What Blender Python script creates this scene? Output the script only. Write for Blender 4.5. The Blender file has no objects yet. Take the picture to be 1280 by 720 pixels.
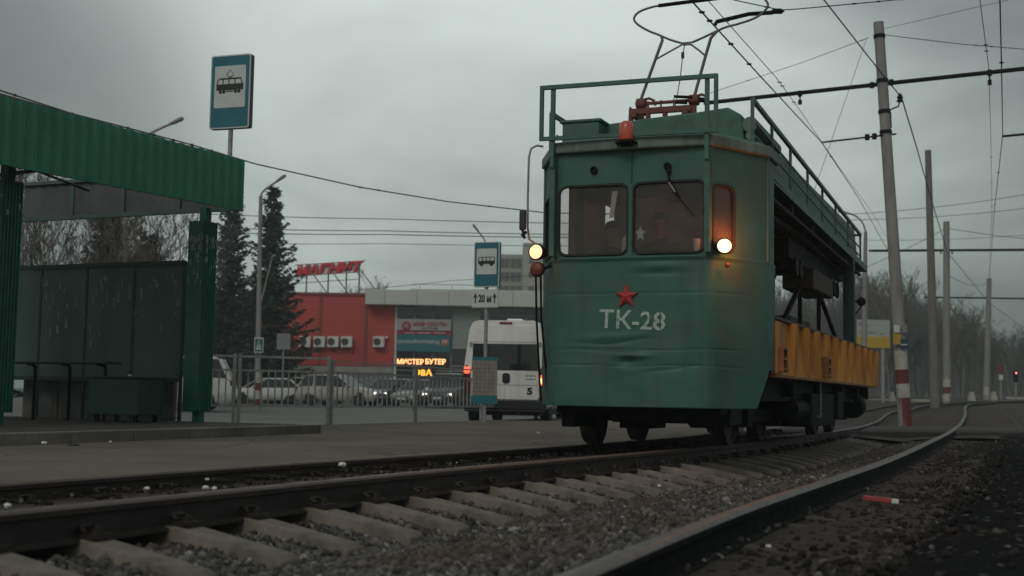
import bpy, bmesh, math, random
import numpy as np
from mathutils import Vector, Matrix, noise
R = math.radians
rnd = random.Random(7)
S = bpy.context.scene
COL = S.collection

# ------------------------------------------------------------------ camera
CAM_H, F, PITCH, ROLL = .56, 1600.0, math.atan(134.5/1600.0), R(1.0)
_f = Vector((0, math.cos(PITCH), math.sin(PITCH)))
_u0 = Vector((0, -math.sin(PITCH), math.cos(PITCH)))
_r0 = Vector((1, 0, 0))
_r = math.cos(ROLL)*_r0 + math.sin(ROLL)*_u0
_u = math.cos(ROLL)*_u0 - math.sin(ROLL)*_r0
cd = bpy.data.cameras.new('camera'); cam = bpy.data.objects.new('camera', cd); COL.objects.link(cam)
cam.matrix_world = Matrix(((_r.x, _u.x, -_f.x, 0), (_r.y, _u.y, -_f.y, 0), (_r.z, _u.z, -_f.z, CAM_H), (0, 0, 0, 1)))
cd.sensor_width = 36; cd.lens = F/1280*36; cd.clip_start = .05; cd.clip_end = 3000
cd.dof.use_dof = True; cd.dof.focus_distance = 14.0; cd.dof.aperture_fstop = 2.3; cd.dof.aperture_blades = 0
S.camera = cam
S.view_settings.view_transform = 'Standard'; S.view_settings.look = 'None'
S.view_settings.gamma = 1; S.view_settings.use_curve_mapping = False
S.view_settings.exposure = 0.26

# ------------------------------------------------------------------ overcast sky and a soft sun
SUN_EL, SUN_AZ = R(38), R(205)      # azimuth clockwise from +y
W = bpy.data.worlds.new('World'); S.world = W; W.use_nodes = True
nt = W.node_tree; nt.nodes.clear()
def wn(t, **k):
    n = nt.nodes.new(t)
    for a, b in k.items(): setattr(n, a, b)
    return n
wo = wn('ShaderNodeOutputWorld'); wb = wn('ShaderNodeBackground'); wb.inputs[1].default_value = .1
sky = wn('ShaderNodeTexSky', sky_type='NISHITA', sun_disc=False, sun_elevation=SUN_EL, sun_rotation=SUN_AZ, air_density=1.5, dust_density=4)
tc = wn('ShaderNodeTexCoord'); sep = wn('ShaderNodeSeparateXYZ'); nt.links.new(tc.outputs['Generated'], sep.inputs[0])
def wmath(op, a, b=None):
    n = wn('ShaderNodeMath', operation=op)
    for i, v in enumerate((a, b)):
        if v is None: continue
        if isinstance(v, (int, float)): n.inputs[i].default_value = v
        else: nt.links.new(v, n.inputs[i])
    return n.outputs[0]
zz = wmath('MAXIMUM', wmath('ADD', sep.outputs[2], .22), .05)
cx_, cy_ = wmath('DIVIDE', sep.outputs[0], zz), wmath('DIVIDE', sep.outputs[1], zz)
cmb = wn('ShaderNodeCombineXYZ'); nt.links.new(cx_, cmb.inputs[0]); nt.links.new(cy_, cmb.inputs[1]); cmb.inputs[2].default_value = 3.1
n1 = wn('ShaderNodeTexNoise'); n1.inputs['Scale'].default_value = .95; n1.inputs['Detail'].default_value = 7; n1.inputs['Roughness'].default_value = .56
n1.inputs['Distortion'].default_value = .5
nt.links.new(cmb.outputs[0], n1.inputs['Vector'])
rp = wn('ShaderNodeValToRGB'); el = rp.color_ramp.elements
el[0].position = .30; el[0].color = (1.85, 2.08, 2.02, 1); el[1].position = .62; el[1].color = (3.5, 3.87, 3.68, 1)
nt.links.new(n1.outputs[0], rp.inputs[0])
mx = wn('ShaderNodeMix', data_type='RGBA'); mx.inputs[0].default_value = .93
# the cloud deck is thin and bright around one direction and thick and dark round another
def wdot(d, lo, hi, wob):
    v = wn('ShaderNodeVectorMath', operation='DOT_PRODUCT'); nt.links.new(tc.outputs['Generated'], v.inputs[0]); v.inputs[1].default_value = Vector(d).normalized()
    s_ = wmath('ADD', v.outputs['Value'], wmath('MULTIPLY', wmath('SUBTRACT', n1.outputs[0], .5), wob))
    m = wn('ShaderNodeMapRange', interpolation_type='SMOOTHERSTEP'); m.inputs['From Min'].default_value = lo; m.inputs['From Max'].default_value = hi; nt.links.new(s_, m.inputs['Value']); return m.outputs[0]
glow = wdot((-.06, 1, .15), .880, 1.0, .06); dark = wdot((-.42, 1, .19), .978, 1.0, .03)
fac = wmath('MULTIPLY', wmath('ADD', wmath('MULTIPLY', glow, 1.15), .76), wmath('SUBTRACT', 1.0, wmath('MULTIPLY', dark, .55)))
sc_ = wn('ShaderNodeVectorMath', operation='SCALE'); nt.links.new(rp.outputs[0], sc_.inputs[0]); nt.links.new(fac, sc_.inputs['Scale'])
nt.links.new(sky.outputs[0], mx.inputs[6]); nt.links.new(sc_.outputs[0], mx.inputs[7])
nt.links.new(mx.outputs[2], wb.inputs[0]); nt.links.new(wb.outputs[0], wo.inputs[0])
sd = bpy.data.lights.new('sun', 'SUN'); sd.energy = .55; sd.angle = R(25); sd.color = (1, .96, .9)
sun = bpy.data.objects.new('sun', sd); COL.objects.link(sun)
_sv = Vector((math.sin(SUN_AZ)*math.cos(SUN_EL), math.cos(SUN_AZ)*math.cos(SUN_EL), math.sin(SUN_EL)))
sun.rotation_euler = _sv.to_track_quat('Z', 'Y').to_euler()

# ------------------------------------------------------------------ survey helpers: a photo pixel to a point in the place
def ray(x, y): return _f + _r*((x-640)/F) - _u*((y-360)/F)
def at(x, y, Y):
    d = ray(x, y); return Vector((0, 0, CAM_H)) + d*(Y/d.y)
def gnd(x, y, z=0.0):
    d = ray(x, y); return Vector((0, 0, CAM_H)) + d*((z-CAM_H)/d.z)
def on_plane(x, y, P, n):
    d = ray(x, y); c = Vector((0, 0, CAM_H)); return c + d*((Vector(P)-c).dot(n)/d.dot(n))
def smooth(t): t = min(1, max(0, t)); return t*t*(3-2*t)
def slope(x, y):        # the ground climbs gently towards the wood on the right
    t = max(0, y-34); return smooth(x/13)*min(1.6, .02*(t*t/(t+6) if t > 0 else 0))

# ------------------------------------------------------------------ mesh builder
class MB:
    def __init__(s): s.v = []; s.f = []
    def add(s, vs, fs):
        o = len(s.v); s.v += [tuple(v) for v in vs]; s.f += [tuple(i+o for i in f) for f in fs]; return s
    def box(s, c, d, rz=0, M=None):
        hx, hy, hz = d[0]/2, d[1]/2, d[2]/2; vs = []
        ca, sa = math.cos(rz), math.sin(rz)
        for z in (-hz, hz):
            for x, y in ((-hx, -hy), (hx, -hy), (hx, hy), (-hx, hy)):
                p = Vector((x*ca-y*sa, x*sa+y*ca, z)) if M is None else M @ Vector((x, y, z))
                vs.append(p + Vector(c))
        return s.add(vs, [(3, 2, 1, 0), (4, 5, 6, 7), (0, 1, 5, 4), (1, 2, 6, 5), (2, 3, 7, 6), (3, 0, 4, 7)])
    def b2(s, x0, x1, y0, y1, z0, z1): return s.box(((x0+x1)/2, (y0+y1)/2, (z0+z1)/2), (abs(x1-x0), abs(y1-y0), abs(z1-z0)))
    def tube(s, pts, r, n=8, closed=False, cap=True):
        pts = [Vector(p) for p in pts]; m = len(pts); rs = r if isinstance(r, (list, tuple)) else [r]*m
        vs = []; fs = []; up = None
        for i, p in enumerate(pts):
            a = pts[i-1] if (i or closed) else p; b = pts[(i+1) % m] if (i < m-1 or closed) else p
            t = (b-a).normalized() if (b-a).length > 1e-9 else Vector((0, 0, 1))
            if up is None: up = Vector((0, 0, 1)) if abs(t.z) < .9 else Vector((1, 0, 0))
            sd_ = t.cross(up)
            if sd_.length < 1e-4: up = Vector((1, 0, 0)) if abs(t.x) < .9 else Vector((0, 1, 0)); sd_ = t.cross(up)
            sd_.normalize(); up = sd_.cross(t).normalized()
            for k in range(n):
                q = 2*math.pi*(k+.5)/n; vs.append(p + (sd_*math.cos(q)+up*math.sin(q))*rs[i])
        for i in range(m if closed else m-1):
            j = (i+1) % m
            for k in range(n): l = (k+1) % n; fs.append((i*n+k, i*n+l, j*n+l, j*n+k))
        if cap and not closed: fs.append(tuple(range(n-1, -1, -1))); fs.append(tuple((m-1)*n+k for k in range(n)))
        return s.add(vs, fs)
    def bar(s, a, b, w, h=None):        # square bar
        h = h or w; a, b = Vector(a), Vector(b); t = (b-a); L = t.length; t.normalize()
        up = Vector((0, 0, 1)) if abs(t.z) < .95 else Vector((0, 1, 0))
        x = t.cross(up).normalized(); y = x.cross(t)
        M = Matrix((x, t, y)).transposed()
        return s.box((a+b)/2, (w, L, h), M=M)
    def lathe(s, prof, c=(0, 0, 0), axis='z', n=20):
        vs = []; fs = []; c = Vector(c)
        for r_, z in prof:
            for k in range(n):
                q = 2*math.pi*k/n; a, b = r_*math.cos(q), r_*math.sin(q)
                vs.append(c + Vector({'z': (a, b, z), 'y': (a, z, -b), 'x': (z, a, b)}[axis]))
        m = len(prof)
        for i in range(m-1):
            for k in range(n): l = (k+1) % n; fs.append((i*n+k, i*n+l, (i+1)*n+l, (i+1)*n+k))
        fs.append(tuple(range(n-1, -1, -1))); fs.append(tuple((m-1)*n+k for k in range(n)))
        return s.add(vs, fs)
    def prism(s, poly, fn, d0, d1):     # polygon (a,b) swept from depth d0 to d1 through fn(a,b,d)
        n = len(poly); vs = [fn(a, b, d0) for a, b in poly]+[fn(a, b, d1) for a, b in poly]
        return s.add(vs, [tuple(range(n-1, -1, -1)), tuple(range(n, 2*n))]+[(i, (i+1) % n, n+(i+1) % n, n+i) for i in range(n)])
    def build(s, name, m, parent=None, smooth_=None, bevel=0, fix=True):
        me = bpy.data.meshes.new(name); me.from_pydata([tuple(v) for v in s.v], [], s.f)
        return finish(me, name, m, parent, smooth_, bevel, fix)
def finish(me, name, m, parent=None, smooth_=None, bevel=0, fix=True):
    if fix:
        bm = bmesh.new(); bm.from_mesh(me); bmesh.ops.recalc_face_normals(bm, faces=bm.faces); bm.to_mesh(me); bm.free()
    if m: me.materials.append(m)
    o = bpy.data.objects.new(name, me); COL.objects.link(o)
    if parent: o.parent = parent
    if smooth_:
        me.shade_smooth(); me.set_sharp_from_angle(angle=R(smooth_))
    if bevel:
        b = o.modifiers.new('bevel', 'BEVEL'); b.width = bevel; b.segments = 2; b.limit_method = 'ANGLE'; b.angle_limit = R(40)
    return o
def rrect(x0, x1, y0, y1, r, n=5):
    P = []
    for cx, cy, a0 in ((x1-r, y0+r, -90), (x1-r, y1-r, 0), (x0+r, y1-r, 90), (x0+r, y0+r, 180)):
        for k in range(n+1):
            q = R(a0+90*k/n); P.append((cx+r*math.cos(q), cy+r*math.sin(q)))
    return P
def circle(cx, cy, r, n=16): return [(cx+r*math.cos(2*math.pi*k/n), cy+r*math.sin(2*math.pi*k/n)) for k in range(n)]
def panel(name, outer, holes, fn, th, m, parent=None, **k):      # sheet with openings; fn(a,b,d) maps, th its thickness
    bm = bmesh.new(); es = []
    for loop in [outer]+list(holes):
        vs = [bm.verts.new((a, b, 0)) for a, b in loop]
        es += [bm.edges.new((vs[i], vs[(i+1) % len(vs)])) for i in range(len(vs))]
    bmesh.ops.triangle_fill(bm, use_beauty=True, use_dissolve=False, edges=es)
    r_ = bmesh.ops.extrude_face_region(bm, geom=bm.faces[:])
    for v in r_['geom']:
        if isinstance(v, bmesh.types.BMVert): v.co.z = th
    for v in bm.verts: v.co = fn(v.co.x, v.co.y, v.co.z)
    bmesh.ops.recalc_face_normals(bm, faces=bm.faces)
    me = bpy.data.meshes.new(name); bm.to_mesh(me); bm.free()
    return finish(me, name, m, parent, fix=False, **k)
def tag(o, label=None, cat=None, group=None, kind=None):
    if label: o['label'] = label
    if cat: o['category'] = cat
    if group: o['group'] = group
    if kind: o['kind'] = kind
    return o
def thing(name, label, cat, loc=(0, 0, 0), rz=0, group=None):
    o = bpy.data.objects.new(name, None); COL.objects.link(o); o.empty_display_size = .2
    o.location = loc; o.rotation_euler = (0, 0, rz); return tag(o, label, cat, group)
def struct(o): o['kind'] = 'structure'; return o
def copy_tree(o, parent=None, label=None):
    c = o.copy(); COL.objects.link(c)
    if parent is not None: c.parent = parent
    if label: c['label'] = label
    for ch in list(o.children): copy_tree(ch, c)
    return c
def text(body, size, m, parent, M, name='lettering', extrude=.004, shear=0, fit=None, bold=0):
    cu = bpy.data.curves.new(name, 'FONT'); cu.body = body; cu.size = size; cu.extrude = extrude; cu.shear = shear
    cu.align_x = 'CENTER'; cu.align_y = 'CENTER'; cu.offset = bold; cu.resolution_u = 3
    t = bpy.data.objects.new(name, cu); COL.objects.link(t)
    me = bpy.data.meshes.new_from_object(t.evaluated_get(bpy.context.evaluated_depsgraph_get()))
    bpy.data.objects.remove(t); bpy.data.curves.remove(cu)
    xs = np.array([v.co[:] for v in me.vertices])
    if fit is not None and len(xs):
        w, h = np.ptp(xs[:, 0]), np.ptp(xs[:, 1]); c = (xs.max(0)+xs.min(0))/2
        for v in me.vertices: v.co.x = (v.co.x-c[0])*fit[0]/w; v.co.y = (v.co.y-c[1])*fit[1]/h
    me.transform(M); me.name = name; me.materials.clear(); me.materials.append(m)
    o = bpy.data.objects.new(name, me); COL.objects.link(o); o.parent = parent
    return o
def frame_xz(o, flip=1):     # text plane: x -> +x, y -> +z, facing -y
    return Matrix(((1, 0, 0, o[0]), (0, 0, -1, o[1]), (0, 1, 0, o[2]), (0, 0, 0, 1)))

# ------------------------------------------------------------------ materials
MATS = {}
def mat(name, col, rough=.6, metal=0, var=.15, vs=6, dirt=None, dirt_amt=.4, ds=2, bump=0, bs=40, detail=5, stretch=None, spec=.5, emit=None, es=0, coat=0, streak=None):
    if name in MATS: return MATS[name]
    m = bpy.data.materials.new(name); m.use_nodes = True; t = m.node_tree; N = t.nodes; L = t.links
    b = N['Principled BSDF']; b.inputs['Roughness'].default_value = rough; b.inputs['Metallic'].default_value = metal
    b.inputs['Specular IOR Level'].default_value = spec; b.inputs['Coat Weight'].default_value = coat
    c = N.new('ShaderNodeTexCoord'); vec = c.outputs['Object']
    if stretch:
        mp = N.new('ShaderNodeMapping'); mp.inputs['Scale'].default_value = stretch; L.new(vec, mp.inputs[0]); vec = mp.outputs[0]
    def nz(sc, det=5, ro=.6):
        n = N.new('ShaderNodeTexNoise'); n.inputs['Scale'].default_value = sc; n.inputs['Detail'].default_value = det; n.inputs['Roughness'].default_value = ro
        L.new(vec, n.inputs['Vector']); return n.outputs[0]
    def ramp(src, p0, p1, c0, c1):
        r_ = N.new('ShaderNodeValToRGB'); e = r_.color_ramp.elements; e[0].position = p0; e[1].position = p1
        e[0].color = (*c0, 1); e[1].color = (*c1, 1); L.new(src, r_.inputs[0]); return r_.outputs[0]
    lo = tuple(x*(1-var) for x in col); hi = tuple(min(1, x*(1+var)) for x in col)
    out = ramp(nz(vs, detail), .3, .7, lo, hi)
    if dirt:
        fac = ramp(nz(ds, 8, .68), .48, .72, (0, 0, 0), (dirt_amt,)*3)
        mxn = N.new('ShaderNodeMix'); mxn.data_type = 'RGBA'; L.new(fac, mxn.inputs[0]); L.new(out, mxn.inputs[6]); mxn.inputs[7].default_value = (*dirt, 1); out = mxn.outputs[2]
    if streak:        # grime runs and rust trickles down the sheet
        sc, samt, ssc = streak; mp2 = N.new('ShaderNodeMapping'); mp2.inputs['Scale'].default_value = (ssc, ssc, ssc*.09); L.new(c.outputs['Object'], mp2.inputs[0])
        n2 = N.new('ShaderNodeTexNoise'); n2.inputs['Scale'].default_value = 1; n2.inputs['Detail'].default_value = 7; n2.inputs['Roughness'].default_value = .7; L.new(mp2.outputs[0], n2.inputs['Vector'])
        f2 = ramp(n2.outputs[0], .52, .78, (0, 0, 0), (samt,)*3); n3 = N.new('ShaderNodeMix'); n3.data_type = 'RGBA'; L.new(f2, n3.inputs[0]); L.new(out, n3.inputs[6]); n3.inputs[7].default_value = (*sc, 1); out = n3.outputs[2]
    L.new(out, b.inputs['Base Color'])
    rr = ramp(nz(vs*2.3, 4), .3, .7, (max(0, rough-.1),)*3, (min(1, rough+.1),)*3); L.new(rr, b.inputs['Roughness'])
    if bump:
        bn = N.new('ShaderNodeBump'); bn.inputs['Strength'].default_value = min(1, bump); bn.inputs['Distance'].default_value = .01*max(1, bump)
        L.new(nz(bs, 6, .65), bn.inputs['Height']); L.new(bn.outputs[0], b.inputs['Normal'])
    if emit: b.inputs['Emission Color'].default_value = (*emit, 1); b.inputs['Emission Strength'].default_value = es
    MATS[name] = m; return m
def glass(name, tint, mixv=.35, rough=.04, dust=0):
    if name in MATS: return MATS[name]
    m = bpy.data.materials.new(name); m.use_nodes = True; t = m.node_tree; N = t.nodes; L = t.links; N.clear()
    o = N.new('ShaderNodeOutputMaterial'); tr = N.new('ShaderNodeBsdfTransparent'); tr.inputs[0].default_value = (*tint, 1)
    g = N.new('ShaderNodeBsdfGlossy'); g.inputs['Roughness'].default_value = rough; g.inputs[0].default_value = (.85, .88, .88, 1)
    fr = N.new('ShaderNodeFresnel'); fr.inputs[0].default_value = 1.5
    ad = N.new('ShaderNodeMath'); ad.operation = 'ADD'; ad.use_clamp = True; ad.inputs[1].default_value = mixv; L.new(fr.outputs[0], ad.inputs[0])
    mx_ = N.new('ShaderNodeMixShader'); L.new(ad.outputs[0], mx_.inputs[0]); L.new(tr.outputs[0], mx_.inputs[1]); L.new(g.outputs[0], mx_.inputs[2])
    out = mx_.outputs[0]
    if dust:        # a film of road dust and wiper smears
        df = N.new('ShaderNodeBsdfDiffuse'); df.inputs[0].default_value = (.30, .29, .27, 1); tcn = N.new('ShaderNodeTexCoord'); nz = N.new('ShaderNodeTexNoise'); nz.inputs['Scale'].default_value = 3; nz.inputs['Detail'].default_value = 7; nz.inputs['Distortion'].default_value = 1.2; L.new(tcn.outputs['Object'], nz.inputs['Vector'])
        mr = N.new('ShaderNodeMapRange'); mr.inputs[1].default_value = .3; mr.inputs[2].default_value = .75; mr.inputs[3].default_value = dust*.35; mr.inputs[4].default_value = dust*1.5; L.new(nz.outputs[0], mr.inputs[0])
        m2 = N.new('ShaderNodeMixShader'); L.new(mr.outputs[0], m2.inputs[0]); L.new(out, m2.inputs[1]); L.new(df.outputs[0], m2.inputs[2]); out = m2.outputs[0]
    L.new(out, o.inputs[0]); MATS[name] = m; return m
def lamp_mat(name, col, s): return mat(name, col, .3, emit=col, es=s, var=0)

green = mat('tram_green', (.042, .132, .110), .5, var=.18, vs=1.6, dirt=(.078, .108, .092), dirt_amt=.8, ds=2.1, bump=.25, bs=7, spec=.35, streak=((.075, .070, .055), .75, 11))
green_rail = mat('rail_green', (.045, .135, .105), .5, var=.2, vs=5, dirt=(.03, .04, .035), dirt_amt=.6, ds=6)
green_old = mat('weathered_green', (.15, .205, .185), .65, var=.25, vs=5, dirt=(.05, .08, .07), dirt_amt=.7, ds=4, stretch=(1, 1, .25), streak=((.05, .045, .035), .8, 14))
green_dark = mat('black_green', (.014, .038, .033), .6, var=.3, vs=3, dirt=(.02, .022, .02), dirt_amt=.7, ds=2)  # near-black green for columns, trusses, frames and the bench seat
black = mat('black_iron', (.007, .0075, .008), .65, var=.4, vs=9, dirt=(.018, .015, .013), dirt_amt=.5, ds=5, bump=.3, bs=30, spec=.15)
underfloor = mat('underside_brown', (.024, .019, .018), .8, var=.35, vs=2, dirt=(.05, .025, .017), dirt_amt=.6, ds=1.5)
rubber = mat('rubber', (.015, .015, .016), .7, var=.3, vs=12)
wheel_steel = mat('wheel_steel', (.05, .045, .042), .5, .4, var=.4, vs=9, dirt=(.02, .017, .015), dirt_amt=.7, ds=6)
yellow = mat('orange_yellow_paint', (.62, .265, .045), .6, var=.2, vs=3, dirt=(.15, .06, .022), dirt_amt=.7, ds=2.6, stretch=(1, 1, .45), bump=.2, bs=14, streak=((.11, .042, .018), .75, 9))
yellow_dk = mat('rubbed_orange', (.30, .125, .035), .6, var=.3, vs=4, dirt=(.10, .05, .025), dirt_amt=.9, ds=5)
redrust = mat('red_oxide', (.17, .055, .045), .7, var=.3, vs=9, dirt=(.05, .03, .025), dirt_amt=.6, ds=9)
star_red = mat('star_red', (.46, .035, .04), .5, var=.2, vs=20)
letter_white = mat('stencil_white', (.42, .50, .46), .7, var=.2, vs=25, dirt=(.10, .19, .15), dirt_amt=.7, ds=22)
glass_tram = glass('windscreen_glass', (.92, .89, .89), -.015, dust=.10)
glass_dark = mat('dark_glass', (.012, .014, .016), .08, var=.2, vs=2, spec=.7)
steel = mat('galvanised_steel', (.31, .31, .305), .55, .3, var=.2, vs=9, dirt=(.11, .105, .1), dirt_amt=.5, ds=6)
concrete = mat('pole_concrete', (.27, .255, .245), .85, var=.16, vs=5, dirt=(.15, .14, .13), dirt_amt=.5, ds=2, stretch=(1, 1, .3), bump=.3, bs=40, streak=((.12, .105, .095), .7, 8))
wire_m = mat('wire_black', (.018, .018, .019), .6, var=.2, vs=30)
white_paint = mat('white_paint', (.66, .66, .63), .5, var=.1, vs=7, dirt=(.36, .35, .33), dirt_amt=.5, ds=4)
sign_blue = mat('sign_blue', (.008, .135, .175), .4, var=.1, vs=6)
sign_white = mat('sign_white', (.55, .58, .57), .45, var=.06, vs=6)
sign_black = mat('sign_black', (.012, .012, .013), .5, var=.1)
# ------------------------------------------------------------------ tram frame: x across (right), y back along the tram, z above the rail head
TH = R(22.22); TO = Vector((1.2114, 13.0573, 0))
TL = Vector((math.cos(TH), -math.sin(TH), 0)); TD = Vector((math.sin(TH), math.cos(TH), 0))
def t2w(x, y, z=0): return TO + TL*x + TD*y + Vector((0, 0, z))
def w2t(p): v = Vector(p)-TO; return Vector((v.dot(TL), v.dot(TD), v.z))
def interp(pts, t):
    for (a, va), (b, vb) in zip(pts, pts[1:]):
        if t <= b or (b, vb) == pts[-1]:
            return va+(vb-va)*(t-a)/(b-a)
def resample(P, step=.5):       # catmull-rom through plan points
    P = [Vector(p) for p in P]; out = []
    for i in range(len(P)-1):
        p0, p1, p2, p3 = P[max(0, i-1)], P[i], P[i+1], P[min(len(P)-1, i+2)]
        n = max(2, int((p2-p1).length/step))
        for k in range(n):
            t = k/n; out.append(.5*((2*p1)+(p2-p0)*t+(2*p0-5*p1+4*p2-p3)*t*t+(3*p1-p0-3*p2+p3)*t**3))
    out.append(P[-1]); return out
def normals(P):
    r_ = []
    for i in range(len(P)):
        d = P[min(i+1, len(P)-1)]-P[max(0, i-1)]; d.normalize(); r_.append(Vector((d.y, -d.x)))
    return r_
c1 = [(-12, -1.16), (-9, -1.04), (-7, -.95), (-4.5, -.84), (-2, -.66), (0, -.47), (2.5, -.27), (5, -.2), (8, -.22), (11, -.3), (17, -.5)]
T1 = [t2w(c, y).to_2d() for y, c in c1] + [Vector(p) for p in ((12.9, 46.4), (15.25, 51.7), (19.2, 61.3), (24.2, 70.2), (31, 78.5), (40, 86.5), (60, 98), (90, 110))]
T1 = resample(T1); N1 = normals(T1)
RC = resample([Vector(p) for p in ((-.75, 1.6), (.266, 4.25), (.663, 5.3), (1.29, 6.88), (2.35, 9.38), (3.84, 12.95), (6.35, 19.35), (9.4, 27.3), (15.75, 44.5), (20.2, 57), (23.2, 65), (25.1, 68.5), (27.5, 73), (30.6, 79), (34.2, 85), (42, 94), (60, 107), (90, 122))]); NC = normals(RC)
railA = [p-n*.8 for p, n in zip(T1, N1)]; railB = [p+n*.8 for p, n in zip(T1, N1)]
railD = [p+n*1.6 for p, n in zip(RC, NC)]

# ground materials
def ground_mat(name, c0, c1_, c2, sc, bump, rough=.9, speck=None, big=.35, spec=.15, crack=None):
    m = bpy.data.materials.new(name); m.use_nodes = True; t = m.node_tree; N = t.nodes; L = t.links; b = N['Principled BSDF']
    b.inputs['Roughness'].default_value = rough; b.inputs['Specular IOR Level'].default_value = spec
    c = N.new('ShaderNodeTexCoord')
    vo = N.new('ShaderNodeTexVoronoi'); vo.inputs['Scale'].default_value = sc; L.new(c.outputs['Object'], vo.inputs['Vector'])
    nz = N.new('ShaderNodeTexNoise'); nz.inputs['Scale'].default_value = big; nz.inputs['Detail'].default_value = 9; nz.inputs['Roughness'].default_value = .65; L.new(c.outputs['Object'], nz.inputs['Vector'])
    nf = N.new('ShaderNodeTexNoise'); nf.inputs['Scale'].default_value = sc*.8; nf.inputs['Detail'].default_value = 4; L.new(c.outputs['Object'], nf.inputs['Vector'])
    r1 = N.new('ShaderNodeValToRGB'); e = r1.color_ramp.elements; e[0].position = .2; e[0].color = (*c0, 1); e[1].position = .8; e[1].color = (*c1_, 1)
    sp = N.new('ShaderNodeSeparateColor'); L.new(vo.outputs['Color'], sp.inputs[0])
    ad = N.new('ShaderNodeMath'); ad.operation = 'ADD'; L.new(sp.outputs[0], ad.inputs[0]); L.new(nf.outputs[0], ad.inputs[1])
    hf = N.new('ShaderNodeMath'); hf.operation = 'MULTIPLY'; hf.inputs[1].default_value = .5; L.new(ad.outputs[0], hf.inputs[0]); L.new(hf.outputs[0], r1.inputs[0])
    r2 = N.new('ShaderNodeValToRGB'); e = r2.color_ramp.elements; e[0].position = .42; e[0].color = (0, 0, 0, 1); e[1].position = .62; e[1].color = (1, 1, 1, 1); L.new(nz.outputs[0], r2.inputs[0])
    mx_ = N.new('ShaderNodeMix'); mx_.data_type = 'RGBA'; L.new(r2.outputs[0], mx_.inputs[0]); L.new(r1.outputs[0], mx_.inputs[6]); mx_.inputs[7].default_value = (*c2, 1)
    out = mx_.outputs[2]
    if speck:
        r3 = N.new('ShaderNodeValToRGB'); e = r3.color_ramp.elements; e[0].position = .985; e[0].color = (0, 0, 0, 1); e[1].position = .99; e[1].color = (1, 1, 1, 1)
        L.new(sp.outputs[1], r3.inputs[0]); m3 = N.new('ShaderNodeMix'); m3.data_type = 'RGBA'; L.new(r3.outputs[0], m3.inputs[0]); L.new(out, m3.inputs[6]); m3.inputs[7].default_value = (*speck, 1); out = m3.outputs[2]
    if crack:       # cracks and patched repairs in the asphalt
        dn = N.new('ShaderNodeTexNoise'); dn.inputs['Scale'].default_value = 2.2; dn.inputs['Detail'].default_value = 6; L.new(c.outputs['Object'], dn.inputs['Vector'])
        vm = N.new('ShaderNodeMix'); vm.data_type = 'VECTOR'; vm.inputs[0].default_value = .35; L.new(c.outputs['Object'], vm.inputs[4]); L.new(dn.outputs['Color'], vm.inputs[5])
        vc = N.new('ShaderNodeTexVoronoi'); vc.feature = 'DISTANCE_TO_EDGE'; vc.inputs['Scale'].default_value = .55; L.new(vm.outputs[1], vc.inputs['Vector'])
        r5 = N.new('ShaderNodeValToRGB'); e = r5.color_ramp.elements; e[0].position = .0; e[0].color = (.8, .8, .8, 1); e[1].position = .012; e[1].color = (0, 0, 0, 1); L.new(vc.outputs['Distance'], r5.inputs[0])
        m5 = N.new('ShaderNodeMix'); m5.data_type = 'RGBA'; L.new(r5.outputs[0], m5.inputs[0]); L.new(out, m5.inputs[6]); m5.inputs[7].default_value = (*crack, 1); out = m5.outputs[2]
        vp = N.new('ShaderNodeTexVoronoi'); vp.distance = 'CHEBYCHEV'; vp.inputs['Scale'].default_value = .28; L.new(vm.outputs[1], vp.inputs['Vector']); s5 = N.new('ShaderNodeSeparateColor'); L.new(vp.outputs['Color'], s5.inputs[0])
        r6 = N.new('ShaderNodeValToRGB'); e = r6.color_ramp.elements; e[0].color = (.80, .80, .80, 1); e[1].color = (1.08, 1.08, 1.08, 1); L.new(s5.outputs[0], r6.inputs[0])
        m6 = N.new('ShaderNodeMix'); m6.data_type = 'RGBA'; m6.blend_type = 'MULTIPLY'; m6.inputs[0].default_value = 1; L.new(out, m6.inputs[6]); L.new(r6.outputs[0], m6.inputs[7]); out = m6.outputs[2]
    L.new(out, b.inputs['Base Color'])
    bn = N.new('ShaderNodeBump'); bn.inputs['Strength'].default_value = .8; bn.inputs['Distance'].default_value = bump
    L.new(ad.outputs[0], bn.inputs['Height']); L.new(bn.outputs[0], b.inputs['Normal'])
    MATS[name] = m; return m
soil = ground_mat('brown_soil', (.045, .034, .027), (.092, .070, .055), (.06, .044, .035), 14, .03)
gravel_m = ground_mat('grey_gravel', (.05, .047, .044), (.15, .14, .13), (.075, .066, .06), 26, .03)
asphalt = ground_mat('old_pavement', (.142, .118, .100), (.183, .152, .130), (.115, .096, .081), 60, .002, big=.5, rough=.85, crack=(.04, .034, .03))
road_m = ground_mat('road_asphalt', (.155, .152, .145), (.185, .182, .172), (.135, .131, .125), 50, .002, big=.25, rough=.75)
plat_m = ground_mat('platform_asphalt', (.075, .068, .062), (.10, .092, .083), (.055, .05, .046), 40, .003, big=.9, crack=(.025, .022, .02))
kerb_m = ground_mat('kerb_concrete', (.17, .155, .14), (.22, .205, .185), (.12, .108, .098), 22, .004, big=1.2)
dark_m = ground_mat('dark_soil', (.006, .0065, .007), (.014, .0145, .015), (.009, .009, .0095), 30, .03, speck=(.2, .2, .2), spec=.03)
trackdirt = ground_mat('track_dirt', (.035, .029, .026), (.075, .058, .05), (.055, .042, .037), 28, .015)
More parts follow.
